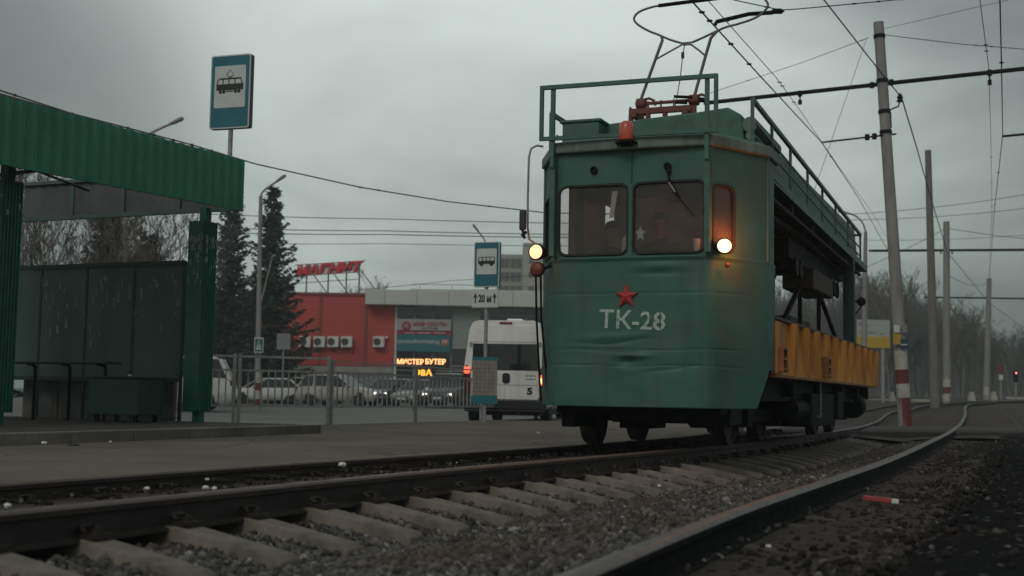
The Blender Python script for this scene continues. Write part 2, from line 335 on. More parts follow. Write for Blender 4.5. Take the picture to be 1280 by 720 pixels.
def stone_mat(name, stops, rust, amt):
    m = bpy.data.materials.new(name); m.use_nodes = True; t = m.node_tree; N = t.nodes; L = t.links; b = N['Principled BSDF']; b.inputs['Roughness'].default_value = .85; b.inputs['Specular IOR Level'].default_value = .2
    g = N.new('ShaderNodeNewGeometry'); r1 = N.new('ShaderNodeValToRGB'); L.new(g.outputs['Random Per Island'], r1.inputs[0]); e = r1.color_ramp.elements
    while len(e) < len(stops): e.new(.5)
    for q, (p, c) in zip(e, stops): q.position = p; q.color = (*c, 1)
    c = N.new('ShaderNodeTexCoord'); nz = N.new('ShaderNodeTexNoise'); nz.inputs['Scale'].default_value = 1.1; nz.inputs['Detail'].default_value = 6; L.new(c.outputs['Object'], nz.inputs['Vector'])
    r2 = N.new('ShaderNodeValToRGB'); f = r2.color_ramp.elements; f[0].position = .48; f[0].color = (0, 0, 0, 1); f[1].position = .68; f[1].color = (amt,)*3+(1,); L.new(nz.outputs[0], r2.inputs[0])
    nf = N.new('ShaderNodeTexNoise'); nf.inputs['Scale'].default_value = 70; L.new(c.outputs['Object'], nf.inputs['Vector']); r3 = N.new('ShaderNodeValToRGB'); h = r3.color_ramp.elements; h[0].position = .3; h[0].color = (.55, .55, .55, 1); h[1].position = .7; h[1].color = (1.3, 1.3, 1.3, 1); L.new(nf.outputs[0], r3.inputs[0])
    mx_ = N.new('ShaderNodeMix'); mx_.data_type = 'RGBA'; L.new(r2.outputs[0], mx_.inputs[0]); L.new(r1.outputs[0], mx_.inputs[6]); mx_.inputs[7].default_value = (*rust, 1)
    m3 = N.new('ShaderNodeMix'); m3.data_type = 'RGBA'; m3.blend_type = 'MULTIPLY'; m3.inputs[0].default_value = 1; L.new(mx_.outputs[2], m3.inputs[6]); L.new(r3.outputs[0], m3.inputs[7]); L.new(m3.outputs[2], b.inputs['Base Color']); MATS[name] = m; return m
stone_m = stone_mat('gravel_stone', [(0, (.035, .032, .030)), (.4, (.085, .078, .072)), (.8, (.13, .12, .11)), (.97, (.18, .17, .155)), (1, (.34, .33, .31))], (.085, .056, .046), .75)
stone_dark = stone_mat('sooty_stone', [(0, (.008, .008, .008)), (.6, (.022, .019, .017)), (.95, (.045, .037, .032)), (1, (.16, .155, .15))], (.06, .042, .034), .6)
rail_m = mat('rail_rust', (.022, .017, .016), .6, .2, var=.35, vs=5, dirt=(.075, .042, .032), dirt_amt=.6, ds=3, bump=.3, bs=40)
rail_top = mat('rail_worn', (.115, .082, .070), .5, .35, var=.2, vs=4, dirt=(.06, .042, .036), dirt_amt=.6, ds=2, stretch=(1, 1, 1))
rail_top2 = mat('rail_worn_grey', (.115, .112, .106), .5, .3, var=.2, vs=4, dirt=(.06, .055, .05), dirt_amt=.6, ds=2)
sleeper_m = mat('sleeper_concrete', (.165, .142, .120), .85, var=.32, vs=6, dirt=(.06, .046, .038), dirt_amt=.85, ds=2.2, bump=.4, bs=45)

def gridsheet(name, m, xs, ys, zf, mapf=lambda x, y: (x, y)):
    vs = []; nx = len(xs)
    for y in ys:
        for x in xs:
            a, b = mapf(x, y); vs.append((a, b, zf(a, b)))
    fs = [(j*nx+i, j*nx+i+1, (j+1)*nx+i+1, (j+1)*nx+i) for j in range(len(ys)-1) for i in range(nx-1)]
    b = MB(); b.add(vs, fs); return b.build(name, m, smooth_=60, fix=False)
xs = [-900, -400, -200, -120, -80, -50, -30, -20, -12, -8, -5, -3, -1.5]+[i*1.0 for i in range(0, 40)]+[44, 50, 60, 75, 100, 150, 250, 500, 900]
ys = [-60, -20, -8, 0, 5, 10, 15, 20, 25]+[28+2*i for i in range(0, 36)]+[105, 115, 130, 150, 200, 300, 500, 900, 1600]
struct(gridsheet('ground', soil, xs, ys, lambda x, y: slope(x, y)-.42))
BED = [slope]
def strip(name, m, P, N, offs, zs, a=0, b=None, bumpy=0):
    vs = []; fs = []; k = len(offs); idx = list(range(a, b or len(P)))
    for i in idx:
        for o, z in zip(offs, zs):
            q = P[i]+N[i]*o; vs.append((q.x, q.y, slope(q.x, q.y)+z+(bumpy*(noise.noise((q.x*3, q.y*3, 1))) if bumpy else 0)))
    n = len(idx)
    for i in range(n-1):
        for j in range(k-1): fs.append((i*k+j, i*k+j+1, (i+1)*k+j+1, (i+1)*k+j))
    mb = MB(); mb.add(vs, fs); return mb.build(name, m, smooth_=60, fix=False)
iCross1 = min(range(len(T1)), key=lambda i: abs(T1[i].y-25.6)); iCrossC = min(range(len(RC)), key=lambda i: abs(RC[i].y-25.6))
struct(strip('track_bed', trackdirt, T1, N1, (-.77, -.68, -.5, 0, .5, .70, .77), (-.11, -.13, -.10, -.06, -.035, -.03, -.05), bumpy=.012))
# ballast between the tracks, and the dark soil right of the second track
vs = []; fs = []; K = 14
BZ = [(-.3, -.20), (.1, -.19), (.45, -.225), (.72, -.275), (.9, -.275), (1.15, -.235), (1.6, -.185), (2.4, -.165), (4, -.165)]
def bz(o): return interp(BZ, max(-.3, o))
def q0off(w): k_ = min(range(len(railB)), key=lambda k: (railB[k]-w).length_squared); return (w-railB[k_]).dot(N1[k_])
iEnd = iCrossC+5
for i in range(iEnd+1):
    p = RC[i]; n = NC[i]
    tB = min(range(len(railB)), key=lambda k: (railB[k]-p).length); q = railB[tB]-N1[tB]*.2
    e = p+n*.02
    for k in range(K):
        t = k/(K-1); w = q.lerp(e, t); d = (w-q).length
        z = bz(q0off(w))
        vs.append((w.x, w.y, z+.014*noise.noise((w.x*2.5, w.y*2.5, 0))+.008*noise.noise((w.x*9, w.y*9, 3))))
for i in range(iEnd):
    for k in range(K-1): fs.append((i*K+k, i*K+k+1, (i+1)*K+k+1, (i+1)*K+k))
mb = MB(); mb.add(vs, fs); struct(mb.build('ballast', gravel_m, smooth_=60, fix=False))
struct(strip('rail_side_dirt', trackdirt, RC, NC, [0, .1, .25, .4, .55, .7, .85, .97], [-.165, -.17, -.175, -.175, -.18, -.18, -.185, -.19], 0, iEnd+1, bumpy=.03))
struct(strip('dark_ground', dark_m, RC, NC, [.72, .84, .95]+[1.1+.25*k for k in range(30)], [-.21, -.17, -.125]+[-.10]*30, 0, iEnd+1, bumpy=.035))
# pavement, road, platform, kerb
lo = [w2t((p.x, p.y, 0)) for p in railA]
edge = [(p.x-.045, p.y) for p in lo if -14 < p.y < 26]
poly = edge+[(-8.0, 26), (-8.0, 7.7), (-9.3, 6.1), (-12, 2.5), (-12, -14)]
def flat(name, m, poly, z, z0=None):
    mb = MB()
    if z0 is None: mb.add([t2w(x, y, z) for x, y in poly], [tuple(range(len(poly)))])
    else: mb.prism(poly, lambda a, b, d: t2w(a, b, d), z0, z)
    return mb.build(name, m)
struct(flat('pavement', asphalt, poly, -.02, -.3))
struct(gridsheet('road', road_m, [-140, -60, -30, -20, -15, -12, -10, -8.02], [-10+3*i for i in range(40)], lambda x, y: slope(x, y)*.55-.135, lambda x, y: t2w(x, y).to_2d()))
struct(flat('platform', plat_m, [(-5.70, -14), (-5.70, 3.3), (-11.5, 3.3), (-11.5, -14)], .10, -.2))
kb = MB()
for k in range(17): kb.b2(-5.70, -5.55, -14+k*1.02, -14+k*1.02+1.008, -.1, .104)
ko = kb.build('kerb', kerb_m, bevel=.012); ko.matrix_world = Matrix.Translation(TO) @ Matrix.Rotation(-TH, 4, 'Z'); struct(ko)
# level crossing of dark asphalt over both tracks
cp = [(1040, 542.2), (1290, 543.4)]
a0, a1 = gnd(*cp[0], -.10), gnd(*cp[1], -.10)
dirc = (a1-a0).normalized(); nn = Vector((-dirc.y, dirc.x, 0)); pA = a0-dirc*1.2; pB = a1+dirc*8
for P_, N_, i0 in ((T1, N1, iCross1), (RC, NC, iCrossC)):
    off = [-2.6, -1.9, -.9, -.3, .3, .9, 1.9, 2.6]
    if P_ is RC: off = [o+.8 for o in off]
    struct(strip('track_bed_far', soil, P_, N_, off, [-.42, -.2, -.13, -.12, -.12, -.13, -.2, -.42], i0, None, bumpy=.03))
cm = MB(); m2 = 26
for s_ in range(m2):
    q0 = pA.lerp(pB, s_/m2); q1 = pA.lerp(pB, (s_+1)/m2)
    v8 = []
    for q in (q0, q1):
        for off, z in ((0, -.3), (.0, -.06), (.06, -.022), (3.0, -.012), (3.1, -.3)):
            w = q+nn*off; v8.append((w.x, w.y, z+.004*noise.noise((w.x*1.5, w.y, off))))
    cm.add(v8, [(0, 1, 6, 5), (1, 2, 7, 6), (2, 3, 8, 7), (3, 4, 9, 8)])
struct(cm.build('level_crossing', mat('crossing_asphalt', (.042, .038, .036), .85, var=.25, vs=3, dirt=(.03, .028, .027), dirt_amt=.6, ds=1.2, bump=.4, bs=50), smooth_=50, fix=False))

# ------------------------------------------------------------------ rails
def rail(name, label, P, N, z0, side, top, half=.036, a=0, b=None):
    prof = [(-.065, -.165), (-.065, -.152), (-.012, -.135), (-.010, -.045), (-half, -.036), (-half, -.012), (-half*.72, 0)]
    prof = prof+[(-x, z) for x, z in reversed(prof)]
    idx = list(range(a, b or len(P))); k = len(prof); vs = []; fs = []; cap = []
    tv = []; tf = []
    for i in idx:
        for x, z in prof:
            q = P[i]+N[i]*x; vs.append((q.x, q.y, slope(P[i].x, P[i].y)+z0+z))
        for x, z in ((-half*.99, -.011), (-half*.72, .0025), (0, .005), (half*.72, .0025), (half*.99, -.011)):
            q = P[i]+N[i]*x; tv.append((q.x, q.y, slope(P[i].x, P[i].y)+z0+z))
    n = len(idx)
    for i in range(n-1):
        for j in range(k-1): fs.append((i*k+j, (i+1)*k+j, (i+1)*k+j+1, i*k+j+1))
        fs.append((i*k+k-1, (i+1)*k+k-1, (i+1)*k, i*k))
        for j in range(4): tf.append((i*5+j, i*5+j+1, (i+1)*5+j+1, (i+1)*5+j))
    o = MB(); o.add(vs, fs); o = o.build(name, side, smooth_=35)
    tag(o, label, 'rail'); h = MB(); h.add(tv, tf); h.build('rail_head', top, o, smooth_=60, fix=False); return o
rail('rail', 'rusty tram rail flush with the edge of the brown pavement', railA, N1, 0, rail_m, rail_top)
rail('rail', 'brown rusty tram rail with bare concrete sleeper ends beside it', railB, N1, .035, rail_m, rail_top, .042)
rail('rail', 'grey worn rail bending to the right, closest to the dark soil', RC, NC, 0, mat('rail_rust_shaded', (.010, .0095, .0095), .75, var=.3, vs=5, spec=.1), rail_top2, .052)  # rust-black sides, darkened further so the colour carries the shade on them
rail('rail', 'dark rail mostly buried in the black soil, right of the grey worn rail', railD, NC, -.13, rail_m, rail_m, .04, a=0)
# ------------------------------------------------------------------ sleepers
def walk(P, N, y0, y1, step):
    out = []; acc = 0; last = None
    for i in range(1, len(P)):
        seg = (P[i]-P[i-1]).length
        while acc <= seg:
            t = acc/seg; q = P[i-1].lerp(P[i], t)
            if y0 <= q.y <= y1: out.append((q, N[i-1].lerp(N[i], t).normalized()))
            acc += step
        acc -= seg
    return out
def make_sleeper(label, group, clip=True):
    mb = MB()
    prof = [(-.12, -.27), (.12, -.27), (.078, 0), (-.078, 0)]
    secs = [(-1.53, -.135), (-1.50, -.112), (-.90, 0), (-.68, 0), (-.3, -.04), (.3, -.04), (.68, 0), (.90, 0), (1.50, -.112), (1.53, -.135)]
    vs = [(x, a, (z if z < 0 else s_)) for x, s_ in secs for a, z in prof]; k = 4
    fs = [(i*k+j, i*k+(j+1) % k, (i+1)*k+(j+1) % k, (i+1)*k+j) for i in range(len(secs)-1) for j in range(k)]+[(3, 2, 1, 0), tuple(len(vs)-4+j for j in range(4))]
    mb.add(vs, fs); o = mb.build('sleeper', sleeper_m, bevel=.01)
    tag(o, label, 'sleeper', group)
    if clip:
        for sx in (-.8, .8):
            c = MB()
            for sd_ in (-1, 1):
                x = sx+sd_*.115; c.b2(x-.045, x+.045, -.065, .065, -.002, .022); c.lathe([(.026, .02), (.026, .042), (.014, .042), (.013, .055)], (x, 0, 0), n=7)
                c.tube([(x-sd_*.02, -.05, .03), (x-sd_*.06, -.045, .05), (x-sd_*.065, .045, .05), (x-sd_*.02, .05, .03)], .011, 5)
            c.build('rail_fastening', rail_m, o)
    return o
def place(o, q, n, z, tilt=0):
    o.location = (q.x, q.y, z); o.rotation_euler = (0, tilt, math.atan2(n.y, n.x))
s1 = make_sleeper('concrete sleeper under the tram track, its end bare on grey gravel', 'sleepers under the tram track')
L1 = walk(T1, N1, 3.0, 24.3, .6)
for i, (q, n) in enumerate(L1):
    o = s1 if i == 0 else copy_tree(s1)
    place(o, q+n*rnd.uniform(-.03, .03), n, -.118+rnd.uniform(-.006, .006), -.012)
s2 = make_sleeper('dirty sleeper of the second track beside the black soil', 'sleepers under the second track', clip=False)
s2.data.materials.clear(); s2.data.materials.append(mat('sleeper_dirty', (.065, .05, .042), .9, var=.3, vs=6, dirt=(.045, .034, .03), dirt_amt=.8, ds=3, bump=.4, bs=45))
for i, (q, n) in enumerate(walk([p+n*.78 for p, n in zip(RC, NC)], NC, 3.6, 24.5, .58)):
    o = s2 if i == 0 else copy_tree(s2)
    place(o, q-n*.18+n*rnd.uniform(-.05, .05), n, -.150+rnd.uniform(-.012, .01))
# ------------------------------------------------------------------ loose stones: one object
def stones(name, pts, sizes, m, seed):
    bm = bmesh.new(); bmesh.ops.create_icosphere(bm, subdivisions=1, radius=1); bv = np.array([v.co[:] for v in bm.verts]); bf = np.array([[v.index for v in f.verts] for f in bm.faces]); bm.free()
    rg = np.random.default_rng(seed); n = len(pts)
    sh = [bv*(1+rg.normal(0, .16, (len(bv), 1)))*rg.uniform(.6, 1.15, (1, 3)) for _ in range(14)]
    V = np.empty((n, len(bv), 3)); q = rg.normal(size=(n, 4)); q /= np.linalg.norm(q, axis=1, keepdims=True)
    a, b, c, d = q.T
    Rm = np.stack([1-2*(c*c+d*d), 2*(b*c-a*d), 2*(b*d+a*c), 2*(b*c+a*d), 1-2*(b*b+d*d), 2*(c*d-a*b), 2*(b*d-a*c), 2*(c*d+a*b), 1-2*(b*b+c*c)], 1).reshape(n, 3, 3)
    kind = rg.integers(0, 14, n)
    base = np.stack(sh)[kind]*np.asarray(sizes)[:, None, None]
    V = np.einsum('nij,nkj->nki', Rm, base)+np.asarray(pts)[:, None, :]
    Fc = (bf[None]+(np.arange(n)*len(bv))[:, None, None]).reshape(-1)
    me = bpy.data.meshes.new(name); me.vertices.add(n*len(bv)); me.vertices.foreach_set('co', V.reshape(-1))
    nf = n*len(bf); me.loops.add(nf*3); me.loops.foreach_set('vertex_index', Fc.astype(np.int32))
    me.polygons.add(nf); me.polygons.foreach_set('loop_start', (np.arange(nf)*3).astype(np.int32)); me.polygons.foreach_set('loop_total', np.full(nf, 3, np.int32))
    me.update(calc_edges=True); me.materials.append(m)
    o = bpy.data.objects.new(name, me); COL.objects.link(o); return o
def nearest(P, q): return min(range(0, len(P)), key=lambda k: (P[k]-q).length_squared)
rg = np.random.default_rng(3)
pts = []; szs = []; pd = []; sdk = []
segC = [i for i in range(iCrossC) if RC[i].y > 2.5]
while len(pts) < 36000:
    u_ = rg.random()**1.8; i = segC[min(len(segC)-1, int(u_*len(segC)))]; f = rg.random()
    p = RC[i].lerp(RC[i+1], f); n = NC[i]; w = rg.uniform(-.05, 3.2)
    q = p-n*w; k = nearest(railB, q); off = (q-railB[k]).dot(N1[k])
    if off < .09: continue
    z = bz(off)
    s_ = rg.uniform(.012, .026)*(1+.5*(rg.random() < .06)); pts.append((q.x, q.y, z+s_*rg.uniform(-.3, .55))); szs.append(s_)
while len(pd) < 7000:
    u_ = rg.random()**1.6; i = segC[min(len(segC)-1, int(u_*len(segC)))]; p = RC[i].lerp(RC[i+1], rg.random()); n = NC[i]
    w = rg.uniform(.07, .95) if rg.random() < .62 else rg.uniform(.95, 4)
    q = p+n*w; s_ = rg.uniform(.012, .03); z = (-.185 if w < .78 else (-.16 if w < .95 else -.105)); pd.append((q.x, q.y, z+s_*rg.uniform(-.3, .5))); sdk.append(s_)
for _ in range(2600):      # dirt between the tram rails
    i = int(rg.random()**1.5*iCross1); q = T1[i]+N1[i]*rg.uniform(-.7, .7)
    if q.y < 3: continue
    s_ = rg.uniform(.008, .022); pd.append((q.x, q.y, -.07+s_*.3)); sdk.append(s_)
tag(stones('gravel', pts, szs, stone_m, 5), 'loose grey and brown track gravel between the rails', 'gravel', kind='stuff')
tag(stones('dark_gravel', pd, sdk, stone_dark, 6), 'sooty brown and black stones scattered along the rails', 'gravel', kind='stuff')
# ================================================================== the service tram
tram = thing('tram', 'green works tram with red star, orange tub sides and lit headlights', 'tram', TO, -TH)
HW, FW, NY = 1.25, .83, .80
# lower cab shell: dented sheet metal wrapped round the nose
path = [(-HW, 1.15), (-HW, NY), (-FW, 0), (FW, 0), (HW, NY), (HW, 1.15)]
def wrap(path, rad=.10, step=.022):
    out = []
    for i, p in enumerate(path):
        p = Vector(p)
        if 0 < i < len(path)-1:
            a = (Vector(path[i-1])-p).normalized(); b = (Vector(path[i+1])-p).normalized()
            r_ = rad if i in (2, 3) else .05
            for k in range(7):
                t = k/6; q0 = p+a*r_; q1 = p+b*r_
                out.append(q0*(1-t)**2+p*2*t*(1-t)+q1*t*t)
        else: out.append(p)
    res = [out[0]]
    for p in out[1:]:
        d = (p-res[-1]).length; n = max(1, int(d/step)); s0 = res[-1]
        for k in range(1, n+1): res.append(s0.lerp(p, k/n))
    return res
wp = wrap(path); wnrm = [-n for n in normals(wp)]        # outward
wnrm = [n if (n.y < 0 or abs(n.x) > .5) else -n for n in wnrm]
for i, (p, n) in enumerate(zip(wp, wnrm)):
    c_ = Vector((0, .9)); wnrm[i] = n if (p-c_).dot(n) > 0 else -n
nz_ = 130; vs = []
cum = [0]
for a, b in zip(wp, wp[1:]): cum.append(cum[-1]+(b-a).length)
mid = cum[-1]/2
def bottom(s):     # the apron is cut away diagonally behind the nose
    t = abs(s-mid)-FW
    return .464 if t < .70 else .464+min(.40, (t-.70)*1.9)
def disp(s_, z):
    if True:
        d = .014*noise.noise((s_*1.3, z*1.6, 4.2))+.006*noise.noise((s_*3.5, z*4.5, 9))
        # creases pressed into the sheet
        d -= .012*math.exp(-abs(z-1.135-.05*s_-.02*math.sin(s_*7))/.016)*smooth((s_+.75)/.5)*smooth((.35-s_)/.4)
        d += .009*math.exp(-((z-1.19-.05*s_)/.035)**2)*smooth((s_+.75)/.5)*smooth((.35-s_)/.4)
        d -= .045*math.exp(-((s_+.0)/.10)**2-((z-.925)/.05)**2)
        d += .022*math.exp(-((s_-.04)/.16)**2-((z-.985)/.028)**2)
        d -= .008*math.exp(-abs(z-.80-.12*s_)/.012)*smooth((s_-.1)/.2)*smooth((.75-s_)/.2)
        d -= .007*math.exp(-abs(z-1.02+.05*s_)/.010)*smooth((s_+.6)/.2)*smooth((.2-s_)/.2)
        d -= .016*math.exp(-((s_-.55)/.10)**2-((z-1.35+.3*s_)/.5)**2)
        d += .015*math.exp(-((s_-.30)/.20)**2-((z-1.90)/.045)**2)-.012*math.exp(-((s_-.30)/.22)**2-((z-1.83)/.03)**2)
        d -= .012*math.exp(-((s_-.72)/.04)**2)*smooth((z-.6)/.4)
        if z > 1.955: d += .022*math.sin(math.pi*(z-1.955)/.045*.5)
        for zs, w_ in ((1.625, 0), (1.05, .006), (.885, -.006)):
            zz0 = zs+w_*math.sin(s_*5+zs*9)
            d -= .006*math.exp(-((z-zz0)/.006)**2)
        e = min(1, abs(abs(s_)-FW)/.12) if abs(s_) < 1.8 else 1
        d *= .35+.65*e if abs(abs(s_)-FW) < .12 else 1
        d *= 1-.85*smooth((abs(s_)-FW-.25)/.3)
        return d
for i, (p, n) in enumerate(zip(wp, wnrm)):
    zb = bottom(cum[i]); s_ = cum[i]-mid
    for k in range(nz_+1):
        z = zb+(2.0-zb)*k/nz_; q = p+n*(.012+disp(s_, z)); vs.append((q.x, q.y, z))
m_ = nz_+1; fs = [(i*m_+k, (i+1)*m_+k, (i+1)*m_+k+1, i*m_+k+1) for i in range(len(wp)-1) for k in range(nz_)]
mb = MB(); mb.add(vs, fs); ap = mb.build('cab_apron', green, tram, smooth_=50)
so = ap.modifiers.new('thick', 'SOLIDIFY'); so.thickness = .02; so.offset = -1
# upper cab: three window walls
fx = lambda a, b, d: Vector((a, d, b))
cl_ = math.hypot(HW-FW, NY); cu_, cv_ = (HW-FW)/cl_, NY/cl_
fr_ = lambda a, b, d: Vector((FW+a*cu_-d*cv_, a*cv_+d*cu_, b))
fl_ = lambda a, b, d: Vector((-FW-a*cu_+d*cv_, a*cv_+d*cu_, b))
wA, wB_ = rrect(-.785, -.035, 2.03, 2.755, .085), rrect(.022, .772, 2.03, 2.76, .085)
wC = rrect(.03, .36, 2.05, 2.72, .08); wD = rrect(.30, .80, 2.05, 2.71, .07)
ZT = 3.14
panel('front_wall', [(-FW, 1.99), (FW, 1.99), (FW, ZT), (-FW, ZT)], [wA, wB_], fx, .03, green, tram)
panel('corner_wall', [(0, 1.99), (cl_, 1.99), (cl_, ZT), (0, ZT)], [wC], fr_, .03, green, tram)
panel('corner_wall', [(0, 1.99), (cl_, 1.99), (cl_, ZT), (0, ZT)], [wD], fl_, .03, green, tram)
mb = MB()
for s_ in (-1, 1):
    mb = MB(); mb.b2(s_*HW-.02*(s_ > 0)-.0, s_*HW+.02*(s_ < 0), NY, 1.15, 1.99, ZT); mb.build('cab_side_wall', green, tram)
mb = MB(); mb.tube([(-.002, -.012, 2.77), (-.002, -.012, 3.13)], .010, 6); mb.b2(-.03, .018, -.012, .0, 2.0, 2.79); mb.build('centre_strip', green, tram)
for s_ in (-1, 1):
    for x_, y_ in ((FW, -.004), (HW, NY)):
        mb = MB(); mb.tube([(s_*x_, y_, 2.0), (s_*x_, y_, ZT)], .018, 8); mb.build('corner_bead', green, tram, smooth_=50)
for w, fn in ((wA, fx), (wB_, fx), (wC, fr_), (wD, fl_)):
    g = MB(); g.prism(w, fn, .012, .018); wo_ = g.build('windscreen' if fn is fx else 'side_window', glass_tram, tram)
    g = MB(); g.tube([fn(a, b, -.002) for a, b in w], .016, 6, closed=True); g.build('window_seal', rubber, wo_, smooth_=50)
# cab interior
inner = mat('cab_lining', (.40, .40, .39), .8, var=.25, vs=2)
mb = MB()
panel('rear_wall', [(-1.05, 1.0), (1.05, 1.0), (1.05, 3.12), (-1.05, 3.12)], [rrect(-.86, -.74, 2.52, 2.98, .02)], lambda a, b, d: Vector((a, 1.75+d, b)), .04, inner, tram)
mb.b2(-1.08, -1.05, 1.15, 1.79, 1.0, 3.12); mb.b2(1.05, 1.08, 1.15, 1.79, 1.0, 3.12)
ip = [(-1.05, 1.78), (-1.19, 1.1), (-1.19, .86), (-.80, .06), (.80, .06), (1.19, .86), (1.19, 1.1), (1.05, 1.78)]
for z in (1.0, 3.08): mb.prism(ip, lambda a, b, d: Vector((a, b, d)), z, z+.04)
mb.build('cab_lining', inner, tram)
mb = MB(); mb.b2(-.8, .8, .10, .42, 1.05, 1.93); mb.b2(.15, .62, .12, .40, 1.93, 2.0); mb.build('control_desk', mat('desk_grey', (.06, .065, .06), .6), tram, bevel=.02)
seatm = mat('seat_red', (.34, .05, .05), .7, var=.2)
for sx in (-.56, .0):
    mb = MB(); mb.b2(sx-.24, sx+.24, .95, 1.35, 1.40, 1.50); mb.b2(sx-.24, sx+.24, 1.32, 1.40, 1.46, 2.17); mb.b2(sx-.05, sx+.05, 1.1, 1.2, 1.05, 1.4); mb.build('cab_seat', seatm, tram, bevel=.03)
mb = MB(); st = []
for k in range(10):
    q = R(90+36*k); r_ = .075 if k % 2 == 0 else .034; st.append((.095+r_*math.cos(q)*.85, 2.24+r_*math.sin(q)*1.2))
mb.prism(st, fx, .024, .027); mb.build('star_decal', mat('paper_star', (.55, .68, .64), .6, var=.05), tram)
# things lying in the cab
pap = tag(MB().prism([(-.255, 2.42), (-.21, 2.42), (-.18, 2.60), (-.165, 2.70), (-.225, 2.70), (-.24, 2.55)], fx, .06, .068).build('paper_sheet', mat('paper', (.75, .72, .68), .8), None), 'pale paper strip hanging inside the left tram windscreen', 'paper')
pap.matrix_world = Matrix.Translation(TO) @ Matrix.Rotation(-TH, 4, 'Z')
jug = MB(); jug.lathe([(.055, 1.935), (.06, 1.95), (.06, 2.10), (.045, 2.15), (.022, 2.165), (.022, 2.19)], (-.10, .2, .075), n=14)
jug = tag(jug.build('plastic_jug', mat('milky_plastic', (.5, .46, .43), .5), None, smooth_=50), 'whitish jug standing on the tram desk by the middle pillar', 'jug'); jug.matrix_world = pap.matrix_world
# roof lip
def plan(o, yb, th=0): return [(-HW-o, yb), (-HW-o, NY-.03), (-FW-o*.7, -o-.02), (-.4, -o-.05), (0, -o-.06), (.4, -o-.05), (FW+o*.7, -o-.02), (HW+o, NY-.03), (HW+o, yb)]
zz_ = lambda a, b, d: Vector((a, b, d))
mb = MB(); mb.prism(plan(.035, 1.3), zz_, 3.105, 3.225); mb.build('roof_lip', green_old, tram, bevel=.018)
mb = MB(); P0, P1, P2 = plan(.0, 1.32), plan(-.12, 1.3), plan(-.35, 1.28)
P1 = [(x, y+.1) for x, y in P1]; P2 = [(x, min(1.27, y+.22)) for x, y in P2]
n = len(P0); mb.add([(x, y, 3.22) for x, y in P0]+[(x, y, 3.30) for x, y in P1]+[(x, y, 3.335) for x, y in P2], [(j*n+i, j*n+i+1, (j+1)*n+i+1, (j+1)*n+i) for j in range(2) for i in range(n-1)]+[tuple(2*n+i for i in range(n))])
mb.build('cab_roof', green_rail, tram)
# long roof monitor
YE = 10.35
cs = [(-.86, 3.10), (-.78, 3.52), (-.62, 3.62), (-.1, 3.66), (.45, 3.69), (.78, 3.72), (.93, 3.63), (.99, 3.08)]
def zdrop(y): return -.006*max(0, y-1)
mb = MB(); k = len(cs); ys_ = [.98, 1.2, 3, 6, 9, YE]
vs = [(x*(1-.0*y), y, z+(zdrop(y) if y > 1.3 else 0)) for y in ys_ for x, z in cs]
mb.add(vs, [(j*k+i, j*k+i+1, (j+1)*k+i+1, (j+1)*k+i) for j in range(len(ys_)-1) for i in range(k-1)]+[tuple(range(k)), tuple(range((len(ys_)-1)*k, len(ys_)*k))])
mb.build('roof_monitor', green_rail, tram, bevel=.02)
mb = MB(); hp = [(-.05, 3.60), (.06, 3.74), (.22, 3.765), (.72, 3.79), (.97, 3.50), (.97, 3.3), (-.05, 3.3)]
mb.prism(hp, lambda a, b, d: Vector((a, d, b)), 1.35, 2.6); mb.build('roof_hump', green_rail, tram, bevel=.02)
mb = MB(); mb.b2(-1.03, -.60, .72, 1.3, 3.28, 3.60); mb.b2(-1.06, -.57, .70, 1.32, 3.60, 3.635); mb.build('roof_box', green_rail, tram, bevel=.012)
mb = MB(); mb.tube([(1.02, 1.0, 3.52), (1.02, 2.4, 3.50)], .085, 14); mb.tube([(1.02, 1.0, 3.40), (1.02, 1.6, 3.36)], .05, 10); mb.build('roof_duct', green_old, tram, smooth_=50)
# roof deck
def deck(y): return 3.10-.020*(y-1)
mb = MB()
for y0, y1 in ((1.0, 4.2), (4.2, 7.4), (7.4, YE)):
    mb.add([(x, y, deck(y)+z) for y in (y0, y1) for x, z in ((-1.15, 0), (1.15, 0), (1.15, -.10), (-1.15, -.10))], [(0, 1, 5, 4), (1, 2, 6, 5), (2, 3, 7, 6), (3, 0, 4, 7), (0, 3, 2, 1), (4, 5, 6, 7)])
mb.build('roof_deck', green_rail, tram)
mb = MB()
for x in (-.7, 0, .7): mb.add([(x+a, y, deck(y)-.105+z) for y in (1.16, YE-.05) for a, z in ((-.06, 0), (.06, 0), (.06, -.17), (-.06, -.17))], [(0, 1, 5, 4), (1, 2, 6, 5), (2, 3, 7, 6), (3, 0, 4, 7), (0, 3, 2, 1), (4, 5, 6, 7)])
for k in range(6):
    y = 1.6+k*1.6; mb.b2(-1.1, 1.1, y-.04, y+.04, deck(y)-.22, deck(y)-.12)
mb.tube([(.95, 1.2, 2.70), (.9, 5, 2.78), (.8, 9.5, 2.74)], .045, 8); mb.tube([(.5, 1.2, 2.62), (.5, 5, 2.72), (.4, 9, 2.7)], .055, 8); mb.tube([(1.08, 1.2, 2.85), (1.08, 9.8, 2.72)], .03, 8)
mb.build('deck_beams', underfloor, tram)
